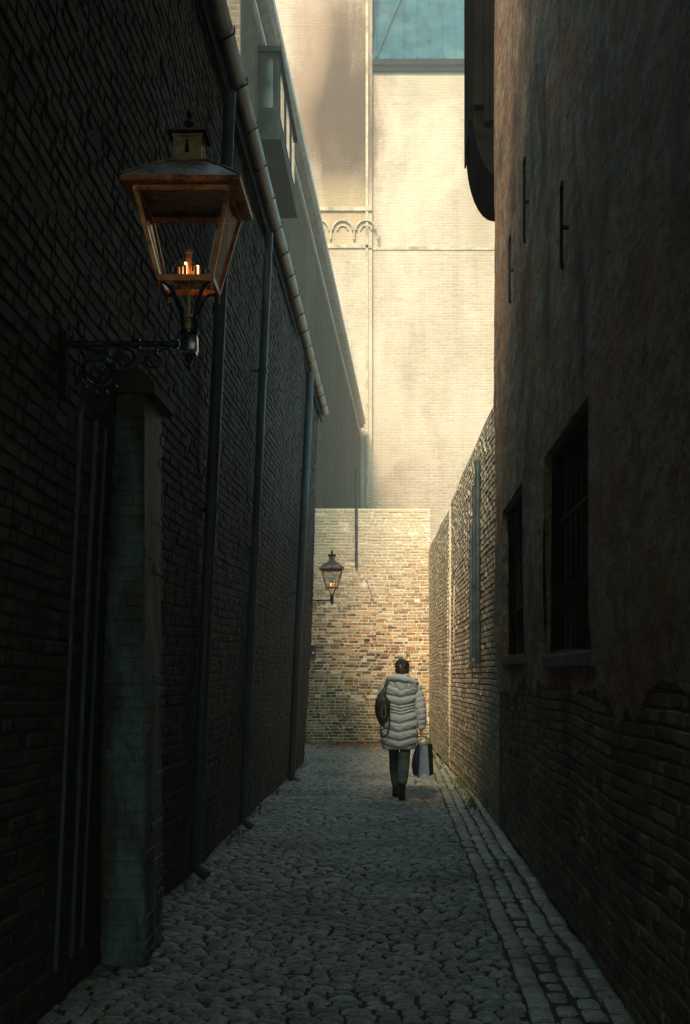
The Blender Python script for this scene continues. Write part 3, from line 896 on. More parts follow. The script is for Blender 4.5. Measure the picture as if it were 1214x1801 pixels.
a = Vector((dx_(662), DY - .35, TOP + .15)); mb.tube([a, a + Vector((1.9, 2.6, 5.9))], .06, 6); mb.tube([a, a + Vector((-.2, 2.6, 5.9))], .06, 6)
mb.build('roof', teal, D, world=True, fix=False)
for q in (dx_(648),):
    mb = MB(); mb.box(q - .12, q, DY - .33, DY - .25, 0, TOP + 8)
    mb.build('quoin_strip', MT['far_stone'], D, world=True)

# ================================================================== SHADE BLOCK OVER THE ALLEY (unseen, added to darken the foreground)
BR = thing('shade_block', (0, -2, 0), 'unseen block added over the alley to shade the foreground', 'building')
BYE = 4.7; BHT = 10.9
mb = MB()
mb.box(-8, 8, -4.2, BYE, 5.32, BHT)
mb.build('shade_mass', MT['mortar_dark'], BR, world=True)

# ================================================================== LANTERNS
def frustum_edges(wb, wt, hb, ht):
    cb = [Vector((sx * wb / 2, sy * wb / 2, hb)) for sx, sy in ((-1, -1), (1, -1), (1, 1), (-1, 1))]
    ct = [Vector((sx * wt / 2, sy * wt / 2, ht)) for sx, sy in ((-1, -1), (1, -1), (1, 1), (-1, 1))]
    return cb, ct

def bar(mb, a, b, w, d, m=0, upv=None):
    """rectangular bar from a to b"""
    a, b = Vector(a), Vector(b); t = (b - a).normalized()
    u = upv.cross(t).normalized() if upv is not None else t.cross(Vector((0, 0, 1)) if abs(t.z) < .9 else Vector((0, 1, 0))).normalized()
    v = t.cross(u)
    vs = []
    for p in (a, b):
        for (i, j) in ((-1, -1), (1, -1), (1, 1), (-1, 1)):
            vs.append(p + u * i * w / 2 + v * j * d / 2)
    mb.add(vs, [(0, 1, 2, 3), (4, 7, 6, 5), (0, 4, 5, 1), (1, 5, 6, 2), (2, 6, 7, 3), (3, 7, 4, 0)], m)

def spiral(cx, cz, r0, turns, a0, n=40, y=0, dirn=1, shrink=.12):
    pts = []
    for k in range(n + 1):
        f = k / n; r = r0 * (1 - f * (1 - shrink)); a = a0 + dirn * turns * 2 * PI * f
        pts.append((cx + r * math.cos(a), y, cz + r * math.sin(a)))
    return pts

def make_lamp(loc, arm, label):
    """local origin at the joint of arm and lantern post; arm reaches -x to the wall"""
    t = thing('wall_lantern', loc, label, 'lantern', 'gas lanterns on iron wall brackets')
    # --- bracket
    mb = MB()
    mb.tube([(-arm, 0, 0), (-.04, 0, 0)], .013, 14)
    for xx in (-.06, -arm * .42, -arm * .45):
        mb.lathe([(.013, -.012), (.020, -.010), (.020, .010), (.013, .012)], n=14, M=Matrix.Translation((xx, 0, 0)) @ Matrix.Rotation(R(90), 4, 'Y'))
    mb.box(-.035, .035, -.035, .035, -.035, .035, bev=.006)
    mb.lathe([(.0, -.12), (.006, -.115), (.012, -.10), (.005, -.088), (.017, -.07), (.020, -.06), (.009, -.045), (.024, -.034)], n=16)
    mb.lathe([(.045, -.045), (.045, -.035), (.036, -.030)], n=4, M=Matrix.Rotation(R(45), 4, 'Z'))
    mb.lathe([(.026, .034), (.040, .042), (.040, .055), (.030, .06)], n=20)
    # scrolls under the arm
    s = arm / .56
    def sp(pts, r=.008): mb.tube([(p[0], p[1], p[2]) for p in pts], [r * (1 - .45 * i / (len(pts) - 1)) for i in range(len(pts))], 8)
    bigc = (-arm + .155 * s, -.115)
    sp(spiral(bigc[0], bigc[1], .085, 2.2, R(60), 60), .010)
    sp([(bigc[0] + .085 * math.cos(R(60)), 0, bigc[1] + .085 * math.sin(R(60))), (-arm + .10 * s, 0, -.02), (-arm + .01, 0, -.012)], .009)
    sp([(bigc[0] - .085, 0, bigc[1]), (bigc[0] - .09, 0, bigc[1] - .06), (-arm + .01, 0, -.20)], .009)
    c2 = (-arm + .27 * s, -.062)
    sp(spiral(c2[0], c2[1], .050, 1.8, R(200), 50, dirn=-1), .008)
    sp([(c2[0] - .05, 0, c2[1] - .02), (c2[0] - .03, 0, c2[1] - .055), (c2[0] + .05, 0, c2[1] - .02), (c2[0] + .09, 0, c2[1] + .03), (c2[0] + .14, 0, c2[1] + .035)], .008)
    c3 = (-arm + .40 * s, -.068)
    sp(spiral(c3[0], c3[1], .042, 1.7, R(110), 44), .007)
    sp([(c3[0] + .02, 0, c3[1] + .04), (c3[0] + .06, 0, c3[1] + .05), (c3[0] + .08, 0, c3[1] + .035)], .006)
    for cc, rr in ((bigc, .012), (c2, .009), (c3, .009)):
        mb.lathe([(0, -rr), (rr * .7, -rr * .7), (rr, 0), (rr * .7, rr * .7), (0, rr)], (cc[0], 0, cc[1]), 12)
    # leaf lobes on the scroll
    for k in range(5):
        a = R(200 + k * 28)
        mb.lathe([(0, -.016), (.008, -.008), (.011, 0), (.006, .010), (0, .015)], (bigc[0] + .097 * math.cos(a), 0, bigc[1] + .097 * math.sin(a)), 10)
    mb.build('bracket', MT['iron'], t, smooth=True)
    mb = MB(); mb.box(-arm - .03, -arm + .004, -.03, .03, -.24, .05, bev=.006)
    mb.lathe([(0, 0), (.018, 0), (.014, .010), (0, .012)], n=6, M=Matrix.Translation((-arm + .006, 0, .07)) @ Matrix.Rotation(R(90), 4, 'Y'))
    mb.build('wall_plate', MT['timber'], t)
    # --- gas cock
    mb = MB()
    mb.lathe([(.022, .058), (.026, .062), (.026, .085), (.020, .092), (.020, .105), (.036, .108), (.036, .122), (.012, .126)], n=18)
    mb.tube([(-.032, 0, .112), (.032, 0, .112)], .008, 8)
    mb.build('gas_cock', MT['copper_dull'], t, smooth=True)
    mb = MB(); mb.tube([(0, 0, .12), (0, 0, .26)], .0055, 12)
    mb.build('gas_tube', MT['brass_pipe'], t, smooth=True)
    # --- lantern frame
    WB, WT, HBm, HTp = .222, .392, .25, .605
    cb, ct = frustum_edges(WB, WT, HBm, HTp)
    fr = MB()
    for i in range(4):
        j = (i + 1) % 4
        bar(fr, cb[i], ct[i], .018, .018, upv=Vector((0, 1, 0)))
        bar(fr, cb[i] + Vector((0, 0, .001)), cb[j] + Vector((0, 0, .001)), .016, .026)
        bar(fr, ct[i] - Vector((0, 0, .006)), ct[j] - Vector((0, 0, .006)), .016, .020)
    fr.build('frame', MT['copper'], t)
    for (sx, sy) in ((-1, -1), (1, -1), (1, 1), (-1, 1)):
        mb = MB(); q = []
        for k in range(11):
            f = k / 10; a = f * PI / 2
            rr = .022 + (.100 - .022) * (1 - math.cos(a)) ** .9
            q.append((sx * rr, sy * rr, .05 + .19 * math.sin(a)))
        mb.tube(q, .0085, 8)
        mb.build('support_arm', MT['iron'], t, smooth=True)
    for (sx, sy) in ((-1, -1), (1, -1), (1, 1), (-1, 1)):
        mb = MB()
        mb.lathe([(0, -.048), (.004, -.044), (.008, -.034), (.0085, -.028), (.004, -.020), (.007, -.014), (.007, -.008), (.004, -.004), (.006, 0)],
                 (sx * WB / 2 * 1.02, sy * WB / 2 * 1.02, HBm - .010), 12)
        mb.build('corner_finial', MT['brass'], t, smooth=True)
    for i in range(4):
        j = (i + 1) % 4
        mb = MB(); n_ = (cb[j] - cb[i]).cross(ct[i] - cb[i]).normalized() * .002
        q = [cb[i].lerp(cb[j], .06), cb[j].lerp(cb[i], .06), ct[j].lerp(ct[i], .04), ct[i].lerp(ct[j], .04)]
        q = [p - n_ for p in q] + [p + n_ for p in q]
        mb.add(q, [(0, 1, 2, 3), (4, 7, 6, 5), (0, 4, 5, 1), (1, 5, 6, 2), (2, 6, 7, 3), (3, 7, 4, 0)])
        mb.build('glass_pane', MT['glass'], t)
    for i, sg, f0, f1, ww in ((0, 1, .04, .62, .008), (1, -1, .10, .52, .005)):   # white glazing beads
        mb = MB(); a0, a1 = cb[i].lerp(ct[i], f0), cb[i].lerp(ct[i], f1)
        bar(mb, a0 + Vector((.018 * sg, -.006, 0)), a1 + Vector((.018 * sg, -.006, 0)), ww, .004)
        mb.build('glazing_bead', MT['ceramic'], t)
    # --- roof
    mb = MB()
    WE = .494
    def sq(wd, z): return [(-wd / 2, -wd / 2, z), (wd / 2, -wd / 2, z), (wd / 2, wd / 2, z), (-wd / 2, wd / 2, z)]
    mb.loft([sq(WT - .01, .612), sq(WE - .02, .612), sq(WE, .615), sq(WE, .634), sq(WE - .008, .638)], cap=False)
    mb.build('eaves', MT['copper'], t)
    mb = MB(); mb.loft([sq(WE - .004, .636), sq(.33, .700), sq(.16, .758), sq(.135, .764)])
    c0 = [Vector(p) for p in sq(WE - .004, .638)]; c1 = [Vector(p) for p in sq(.33, .701)]; c2_ = [Vector(p) for p in sq(.15, .762)]
    for i in range(4): mb.tube([c0[i], c1[i], c2_[i]], .006, 6)
    mb.build('roof', MT['copper_dull'], t)
    mb = MB()
    for (z0, z1, wd, b) in ((.764, .772, .145, .002), (.772, .872, .120, .003), (.872, .880, .132, .002)):
        mb.box(-wd / 2, wd / 2, -wd / 2, wd / 2, z0, z1, bev=b)
    vent = mb.build('chimney', MT['copper_dull'], t)
    for k in range(4):
        mb = MB(); Mz = Matrix.Rotation(R(90 * k), 4, 'Z')
        q = [(-.010, -.0615, .80), (.010, -.0615, .80), (.009, -.0615, .825), (.004, -.0615, .84), (.004, -.0615, .855), (-.004, -.0615, .855), (-.004, -.0615, .84), (-.009, -.0615, .825)]
        mb.add([Mz @ Vector(p) for p in q], [tuple(range(8))])
        mb.build('vent_slot', MT['timber'], vent)
    mb = MB(); mb.lathe([(.118, .882), (.120, .888), (.085, .905), (.040, .918), (.022, .922)], n=4, M=Matrix.Rotation(R(45), 4, 'Z'))
    mb.lathe([(.012, .915), (.012, .93), (.022, .94), (.024, .95), (.012, .962), (.008, .970), (.015, .982), (.010, .995), (.0, 1.012)], n=14)
    mb.build('cap', MT['rusty'], t)
    # --- burner and its glass
    mb = MB()
    mb.lathe([(.055, .258), (.060, .262), (.060, .272), (.030, .276), (.012, .285)], n=22)
    mb.lathe([(.011, .27), (.011, .385), (.016, .388), (.016, .402), (.010, .406), (0, .407)], n=16)
    for k in range(6):
        a = R(60 * k + 15); mb.tube([(.045 * math.cos(a), .045 * math.sin(a), .27), (.045 * math.cos(a), .045 * math.sin(a), .325)], .007, 10)
    mb.build('burner', MT['burner'], t, smooth=True)
    for k in range(3):
        mb = MB(); a = R(120 * k + 255); mb.tube([(.036 * math.cos(a), .036 * math.sin(a), .27), (.036 * math.cos(a), .036 * math.sin(a), .34)], .006, 10)
        mb.build('mantle', MT['mantle'], t, smooth=True)
    mb = MB(); pr = [(.080, .262)]
    for k in range(10):
        a = R(9 * k + 3); pr.append((.078 * math.cos(a) + .002, .265 + .105 * math.sin(a)))
    mb.lathe(pr, n=28)
    mb.build('glass_dome', MT['glass'], t, smooth=True)
    return t

L1 = (at(333, 605, 5.62))
lamp = make_lamp(L1, L1.x - lwx(L1.z) - .02, 'copper framed gas lantern on a scrolled iron bracket, large in the upper left')
L2 = at(584, 1056, 22.3)
lamp2 = copy_tree(lamp)
lamp2.location = L2; lamp2.scale = (.86, .86, .86)
lamp2['label'] = 'small distant gas lantern hanging by the end wall at the far left corner'

# ================================================================== PERSON
PY, PX0 = 16.1, (1130 and (600 + 577 / 5.518 - VX) / F * 16.1)
per = thing('person', (PX0, PY, 0), 'person seen from behind walking in a pale quilted hooded coat with dark trousers', 'person')
def ell(cx, cy, rx, ry, z, n=40, tilt=0.0, p=2.3):
    o = []
    for j in range(n):
        a = 2 * PI * j / n; c, s = math.cos(a), math.sin(a)
        x = rx * math.copysign(abs(c) ** (2 / p), c); y = ry * math.copysign(abs(s) ** (2 / p), s)
        o.append((cx + x, cy + y, z + tilt * y))
    return o
def interp(tab, h):
    """tab rows (h, a, b, ...) ascending; smooth interpolation"""
    if h <= tab[0][0]: return tab[0][1:]
    for i in range(len(tab) - 1):
        if h <= tab[i + 1][0]:
            f = (h - tab[i][0]) / (tab[i + 1][0] - tab[i][0]); f = f * f * (3 - 2 * f) * .5 + f * .5
            return tuple(a + (b - a) * f for a, b in zip(tab[i][1:], tab[i + 1][1:]))
    return tab[-1][1:]
skin = plain('skin', (.55, .34, .25), .5, 0, .08, 30, .05)
coat_m = plain('pale grey quilted nylon', (.58, .65, .63), .5, 0, .14, 22, .35, .4)
trou_m = plain('slate grey denim', (.085, .125, .11), .85, 0, .45, 45, .5)
boot_m = plain('black leather', (.012, .013, .013), .5, 0, .3, 30, .2)
bag_m = plain('dark brown leather', (.040, .030, .024), .45, 0, .5, 18, .4)

# body: one continuous figure (lofts fused by a voxel remesh)
bd = MB()
def chain(pts, rad, n=16): bd.tube(pts, rad, n)
S_L, E_L, W_L = Vector((-.175, 0, 1.38)), Vector((-.235, .02, 1.10)), Vector((-.20, .20, .98))
S_R, E_R, W_R = Vector((.175, 0, 1.38)), Vector((.245, -.02, 1.08)), Vector((.255, .03, .855))
HP_L, K_L, A_L = Vector((-.085, .02, .86)), Vector((-.075, .20, .49)), Vector((-.062, .32, .10))
HP_R, K_R, A_R = Vector((.055, 0, .86)), Vector((.042, -.04, .47)), Vector((.022, -.16, .10))
bd.loft([ell(-.01, 0, *interp([(.78, .10, .09), (.86, .165, .11), (1.0, .145, .10), (1.1, .13, .095), (1.25, .165, .11), (1.38, .17, .10), (1.43, .09, .07), (1.5, .055, .055)], h), h) for h in np.linspace(.78, 1.5, 24)])
chain([(.0, .0, 1.44), (.012, .01, 1.50), (.018, .02, 1.56)], [.062, .056, .056])
for S, E, W_ in ((S_L, E_L, W_L), (S_R, E_R, W_R)):
    chain([S + Vector((0, 0, .01)), S.lerp(E, .4), E, E.lerp(W_, .45), W_], [.058, .050, .042, .038, .027])
for H_, K, A_ in ((HP_L, K_L, A_L), (HP_R, K_R, A_R)):
    chain([H_, H_.lerp(K, .45), K, K.lerp(A_, .4), A_], [.078, .064, .044, .042, .028])
    chain([A_ + Vector((0, .0, -.045)), A_ + Vector((0, .05, -.05)), A_ + Vector((0, .11, -.06))], [.024, .026, .018])
HC_ = Vector((.020, .025, 1.585))
hr = []
for k in range(15):
    a = -PI / 2 + PI * k / 14
    z = HC_.z + .115 * math.sin(a); r = max(.004, math.cos(a))
    sh = 1.0 if a > -.2 else 1.0 - .22 * (-a - .2)
    hr.append(ell(HC_.x, HC_.y + (.006 if a < 0 else 0), .076 * r * sh, .094 * r * sh, z, 24, p=2))
bd.loft(hr)
bd.lathe([(0, -.02), (.012, -.014), (.012, 0), (.006, .02), (0, .028)], (HC_.x, HC_.y + .098, HC_.z - .02), 10)         # nose
for s in (-1, 1):
    bd.lathe([(0, -.028), (.010, -.02), (.014, .005), (.009, .024), (0, .03)], (HC_.x + s * .078, HC_.y, HC_.z - .015), 10)  # ears
bd.lathe([(0, -.006), (.018, -.003), (.018, .003), (0, .006)], (HC_.x, HC_.y + .084, HC_.z - .058), 12)                  # mouth
# hands: palm, four fingers and a thumb each
def hand(Wp, dirv, palm_n, side, curl):
    dirv = Vector(dirv).normalized(); pn = Vector(palm_n).normalized(); ac = dirv.cross(pn).normalized() * side
    pc = Wp + dirv * .045
    rings = []
    for f, w_, tt in ((0, .024, .017), (.35, .036, .016), (.75, .040, .014), (1, .036, .011)):
        c = Wp + dirv * (.085 * f)
        rings.append([c + ac * math.cos(2 * PI * j / 14) * w_ + pn * math.sin(2 * PI * j / 14) * tt for j in range(14)])
    bd.loft(rings)
    for k, (off, ln) in enumerate(((.029, .070), (.010, .080), (-.010, .074), (-.028, .058))):
        base = Wp + dirv * .080 + ac * off
        p = [base]; dcur = dirv.copy(); ang = 0
        for q, sl in enumerate((.42, .32, .26)):
            ang += curl * (.75 if q == 0 else 1.0)
            dd = dirv * math.cos(ang) + pn * math.sin(ang)
            p.append(p[-1] + dd * ln * sl)
        chain(p, [.0095, .0090, .0085, .0070], 10)
    tb = Wp + dirv * .025 + ac * .026
    td = (dirv * .6 + ac * .8 + pn * .2).normalized()
    t1 = tb + td * .035; t2 = t1 + (dirv * .7 + pn * .7).normalized() * .030
    chain([tb, t1, t2], [.012, .0105, .008], 10)
hand(W_R, (0, .02, -1), (-1, 0, 0), 1, R(62))
hand(W_L, (.35, .9, -.1), (0, 0, -1), -1, R(45))
body = bd.build('body', skin, per, smooth='full', fix=True)
rm = body.modifiers.new('fuse', 'REMESH'); rm.mode = 'VOXEL'; rm.voxel_size = .006; rm.use_smooth_shade = True
sm = body.modifiers.new('smooth', 'SMOOTH'); sm.factor = .5; sm.iterations = 2
for s in (-1, 1):
    mb = MB(); mb.lathe([(0, -.011), (.008, -.008), (.011, 0), (.008, .008), (0, .011)], (HC_.x + s * .030, HC_.y + .080, HC_.z + .002), 12)
    mb.build('eye', MT['ceramic'], per, smooth='full')

# hair: gathered up, tufty
rs = np.random.default_rng(17)
hm, n, l, b = newmat('dark brown hair')
tt = noise(n, l, 60, 5, .6, n.new('ShaderNodeTexCoord').outputs['Object'], 0, (1, 1, .2))
r_ = ramp(n, [(.3, (.010, .008, .006)), (.7, (.10, .065, .03))]); l.new(tt.outputs[0], r_.inputs[0]); l.new(r_.outputs[0], b.inputs['Base Color'])
b.inputs['Roughness'].default_value = .45
mb = MB()
NU, NV = 48, 24
rings = []
for k in range(NV + 1):
    a = R(-38) + (PI / 2 - R(-38)) * k / NV
    ring = []
    for j in range(NU):
        th = 2 * PI * j / NU
        front = max(0, math.sin(th)) * (1 if a < .35 else 0)
        rr = max(.003, math.cos(a)); dd = 1.09 + .035 * math.sin(9 * th + 4 * a) + .02 * math.sin(17 * th + 2)
        dd -= .16 * front
        ring.append((HC_.x + .079 * rr * dd * math.cos(th), HC_.y - .006 + .098 * rr * dd * math.sin(th), HC_.z + .004 + .114 * math.sin(a) * 1.04))
    rings.append(ring)
mb.loft(rings)
for k in range(60):   # loose locks pinned up at the crown
    th = rs.uniform(0, 2 * PI); el = rs.uniform(.25, 1.3)
    c = Vector((HC_.x + .080 * math.cos(el) * math.cos(th), HC_.y - .008 + .098 * math.cos(el) * math.sin(th), HC_.z + .006 + .117 * math.sin(el)))
    if math.sin(th) > .5 and el < .6: continue
    nrm = (c - HC_).normalized(); tg = Vector((rs.normal(), rs.normal(), rs.normal() * .5)); tg = (tg - nrm * tg.dot(nrm)).normalized()
    ln = rs.uniform(.018, .042)
    mb.tube([c - tg * ln * .6, c + nrm * .014, c + tg * ln * .6 + nrm * .008, c + tg * ln + nrm * rs.uniform(0, .026)], [.004, .011, .008, .001], 6)
mb.build('hair', hm, per, smooth='full')

# coat
ctab = [  # h, cx, rx, ry
    (.615, -.020, .185, .140), (.64, -.020, .200, .152), (.76, -.018, .212, .160), (.90, -.012, .196, .150), (1.05, -.004, .168, .132), (1.16, -.002, .165, .130),
    (1.27, .000, .180, .138), (1.36, .002, .200, .136), (1.405, .004, .196, .125), (1.44, .008, .150, .108), (1.48, .012, .090, .085)]
lines = [.62, .715, .820, .928, 1.035, 1.072, 1.108, 1.145, 1.245, 1.37, 1.50]
def puff(hc):
    """0 at a seam, 1 between seams"""
    for i in range(len(lines) - 1):
        if lines[i] <= hc < lines[i + 1]:
            w_ = lines[i + 1] - lines[i]
            f = (hc - lines[i]) / w_
            dd_ = min(f, 1 - f) * w_; return (max(0, math.sin(PI * f)) ** .4) * (1 - math.exp(-dd_ / .008)), w_
    return 0.4, .1
mb = MB(); rings = []
NH, NA = 230, 144
for k in range(NH + 1):
    h = .615 + (1.48 - .615) * k / NH
    cx, rx, ry = interp(ctab, h)
    ring = []
    for j in range(NA):
        a = 2 * PI * j / NA; c, s = math.cos(a), math.sin(a)
        p = 2.35
        x = rx * math.copysign(abs(c) ** (2 / p), c); y_ = ry * math.copysign(abs(s) ** (2 / p), s)
        lat = abs(x) / .19
        hv = h - .050 * min(1, lat) * (1 if h > .66 else max(0, (h - .615) / .045))
        q, w_ = puff(hv)
        dsp = (.034 if w_ > .06 else .026) * q
        # centre back seam, wrinkles
        if s < 0: dsp -= .006 * math.exp(-(x / .006) ** 2)
        dsp += .0022 * math.sin(55 * x + 38 * h + 3 * math.sin(23 * h)) * q + .0018 * math.sin(90 * h - 60 * abs(x)) * q
        ring.append((cx + x * (1 + dsp / max(.08, rx)), y_ * (1 + dsp / max(.08, ry)) + (.006 if h < .9 else 0), h))
    rings.append(ring)
mb.loft(rings, cap=True)
def sleeve(pts, rad, n=44, m=170, seams=9, sd=1):
    P = [Vector(p) for p in pts]; L = [0]
    for i in range(len(P) - 1): L.append(L[-1] + (P[i + 1] - P[i]).length)
    out = []; prev = None
    for k in range(m + 1):
        s = L[-1] * k / m; i = 0
        while i < len(P) - 2 and s > L[i + 1]: i += 1
        f = (s - L[i]) / (L[i + 1] - L[i])
        def cr(p0, p1, p2, p3, f): return .5 * ((2 * p1) + (p2 - p0) * f + (2 * p0 - 5 * p1 + 4 * p2 - p3) * f * f + (3 * p1 - p0 - 3 * p2 + p3) * f ** 3)
        g_ = lambda q: P[max(0, min(len(P) - 1, q))]
        c = cr(g_(i - 1), g_(i), g_(i + 1), g_(i + 2), f)
        c2 = cr(g_(i - 1), g_(i), g_(i + 1), g_(i + 2), min(1, f + .01)); c1 = cr(g_(i - 1), g_(i), g_(i + 1), g_(i + 2), max(0, f - .01))
        t = (c2 - c1).normalized()
        u = (Vector((1, 0, 0)) - t * t.x).normalized() if prev is None else (prev - t * prev.dot(t)).normalized()
        prev = u; v = t.cross(u)
        r = rad[i] + (rad[i + 1] - rad[i]) * f
        ring = []
        for j in range(n):
            a = 2 * PI * j / n
            ff = ((s / L[-1]) * seams + .10 * math.cos(a)) % 1.0
            q = max(0, math.sin(PI * ff)) ** .5
            e = min(1, min(k, m - k) / 6)
            rr = r + (.010 * q + .0025 * math.sin(5 * a + 30 * s) * q) * e
            ring.append(c + u * math.cos(a) * rr + v * math.sin(a) * rr)
        out.append(ring)
    mb.loft(out)
sleeve([(.125, 0, 1.40), (.178, 0, 1.365), (.218, -.01, 1.25), (.252, -.02, 1.08), (.262, .0, .95), (.258, .02, .855)], [.060, .068, .066, .060, .050, .040])
sleeve([(-.125, 0, 1.40), (-.180, 0, 1.365), (-.222, .0, 1.25), (-.245, .02, 1.12), (-.235, .12, 1.02), (-.205, .19, .985)], [.060, .068, .066, .062, .050, .038])
coat = mb.build('coat', coat_m, per, smooth='full')
# hood lying on the shoulders: collar, hanging pouch and the thick rolled rim above it
mb = MB(); rings = []
for k in range(25):      # collar round the neck
    f = k / 24; z = 1.43 + .125 * f
    r = .104 - .030 * f + .012 * abs(math.sin(PI * (f * 2 + .1))) - (.03 * max(0, f - .93) / .07)
    rings.append([(.016 + r * 1.05 * math.cos(a), .004 + r * 1.0 * math.sin(a), z - .012 * max(0, -math.sin(a)) + .004 * math.sin(6 * a)) for a in [2 * PI * j / 48 for j in range(48)]])
mb.loft(rings)
rings = []
for k in range(29):      # pouch
    ph_ = -PI / 2 + PI * k / 28; ring = []
    for j in range(64):
        th = 2 * PI * j / 64; cz, cr_ = math.sin(ph_), math.cos(ph_)
        x = .172 * cr_ * math.cos(th); yv = .088 * cr_ * math.sin(th); z = .100 * cz
        z -= .030 * (1 - (x / .172) ** 2) * (1 if cz < 0 else .2)
        wr = 1 + .05 * math.sin(9 * th + 5 * cz) * cr_ + .03 * math.sin(17 * th - 6 * cz) * cr_
        ring.append((.030 + x * wr, -.085 + yv * wr, 1.415 + z - .10 * x + .012 * math.sin(14 * x)))
    rings.append(ring)
mb.loft(rings)
pts = [Vector(p) for p in ((-.150, -.02, 1.445), (-.120, -.11, 1.475), (-.050, -.158, 1.488), (.040, -.166, 1.474), (.120, -.140, 1.448), (.185, -.085, 1.430), (.212, -.03, 1.428))]
pp = []; rr = []
for k in range(len(pts) - 1):
    for q in range(8):
        f = q / 8; p0, p1, p2, p3 = pts[max(0, k - 1)], pts[k], pts[k + 1], pts[min(len(pts) - 1, k + 2)]
        pp.append(.5 * ((2 * p1) + (p2 - p0) * f + (2 * p0 - 5 * p1 + 4 * p2 - p3) * f * f + (3 * p1 - p0 - 3 * p2 + p3) * f ** 3))
        u_ = (k + f) / (len(pts) - 1)
        rr.append(.014 + .026 * math.sin(PI * min(1, u_ + .06)) ** .6 + .004 * math.sin(26 * u_))
mb.tube(pp, rr, 20)
mb.build('hood', coat_m, per, smooth='full')
# white tag
mb = MB(); mb.box(-.018, -.010, -.168, -.164, .585, .62); mb.build('drawcord', MT['ceramic'], coat)
# trousers
mb = MB()
def leg(H_, K, A_, r0, rk, ra, sd):
    rings = []
    for k in range(60):
        f = k / 59
        if f < .5: c = H_.lerp(K, f * 2); r = r0 + (rk - r0) * (f * 2)
        else: c = K.lerp(A_, (f - .5) * 2); r = rk + (ra - rk) * ((f - .5) * 2) ** .8 + .008 * math.sin(PI * (f - .5) * 2)
        wr = .003 * math.sin(f * 60 + sd) * (1 if f > .35 else .4)
        rings.append([(c.x + (r + wr * math.cos(3 * a + sd)) * math.cos(a), c.y + (r * 1.05 + wr) * math.sin(a), c.z) for a in [2 * PI * j / 28 for j in range(28)]])
    mb.loft(rings)
leg(HP_L, K_L, A_L + Vector((0, -.03, .06)), .094, .066, .052, 0)
leg(HP_R, K_R, A_R + Vector((0, 0, .10)), .094, .070, .056, 2)
mb.build('trousers', trou_m, per, smooth='full')
# boots
for A_, yaw, pitch in ((A_L, 4, 4), (A_R, -6, 10)):
    mb = MB()
    base = Vector((A_.x, A_.y, 0))
    Mz = Matrix.Translation(base) @ Matrix.Rotation(R(-yaw), 4, 'Z')
    rings = []
    for h, yc, rx, ry in ((.028, .035, .040, .10), (.06, .03, .042, .098), (.09, .012, .040, .075), (.12, .0, .040, .055), (.16, -.002, .044, .052), (.23, -.004, .050, .056), (.25, -.004, .047, .053)):
        rings.append([Mz @ Vector((rx * math.cos(a) , yc + .012 + ry * math.sin(a), h)) for a in [2 * PI * j / 26 for j in range(26)]])
    mb.loft(rings)
    bt_ = mb.build('boot', boot_m, per, smooth='full')
    mb = MB(); rings = []
    for h, s_ in ((.0, .96), (.004, 1.02), (.026, 1.03), (.030, 1.0)):
        rings.append([Mz @ Vector((.043 * s_ * math.cos(a), .047 + .108 * s_ * math.sin(a), h)) for a in [2 * PI * j / 26 for j in range(26)]])
    mb.loft(rings); mb.build('sole', MT['timber'], bt_, smooth=True)

# ------------------------------------------------------------------ bags
P0 = Vector((PX0, PY, 0))
hb = thing('handbag', P0 + Vector((-.22, -.16, .92)), 'dark brown leather shoulder bag hanging on the walker\'s left side', 'bag')
mb = MB(); rings = []
for k in range(36):
    f = k / 35; h = f * .41
    r = interp([(0, .012), (.04, .040), (.12, .074), (.20, .090), (.28, .078), (.36, .040), (.41, .012)], h)[0]
    ring = []
    for j in range(48):
        a = 2 * PI * j / 48
        pl = 1 + (.10 * math.sin(11 * a + 5 * h) + .05 * math.sin(19 * a)) * (f ** 1.2)
        ring.append((-.005 + .012 * math.sin(8 * h) + r * 1.05 * pl * math.cos(a) - .04 * (1 - f) * .4, r * .78 * pl * math.sin(a), h))
    rings.append(ring)
mb.loft(rings); pouch = mb.build('pouch', bag_m, hb, smooth='full')
mb = MB()
pts = [(.01, -.072, .24), (-.012, -.080, .16), (-.006, -.082, .10), (.020, -.082, .085), (.045, -.078, .11), (.040, -.066, .20), (.025, -.045, .30)]
mb.tube(pts, .006, 8); mb.build('trim_loop', plain('worn tan leather', (.30, .22, .15), .5, 0, .2, 30, .1), pouch, smooth=True)
mb = MB()
pts = [Vector((-.005, .0, .39)), Vector((.028, -.015, .46)), Vector((.052, .005, .53)), Vector((.062, .10, .57)), Vector((.06, .20, .55)), Vector((.03, .31, .42))]
for k in range(len(pts) - 1): bar(mb, pts[k], pts[k + 1], .026, .006)
mb.build('strap', bag_m, hb)
mb = MB(); pts = [(.075, -.03, .25), (.085, -.035, .10), (.082, -.035, -.02), (.055, -.045, -.11), (.015, -.03, -.165), (-.015, .0, -.14), (-.02, .02, -.05), (-.02, .03, .02)]
pp = []
for k in range(len(pts) - 1):
    for q in range(5): pp.append(Vector(pts[k]).lerp(Vector(pts[k + 1]), q / 5))
mb.tube(pp + [Vector(pts[-1])], .008, 8); mb.build('hanging_strap', bag_m, hb, smooth=True)

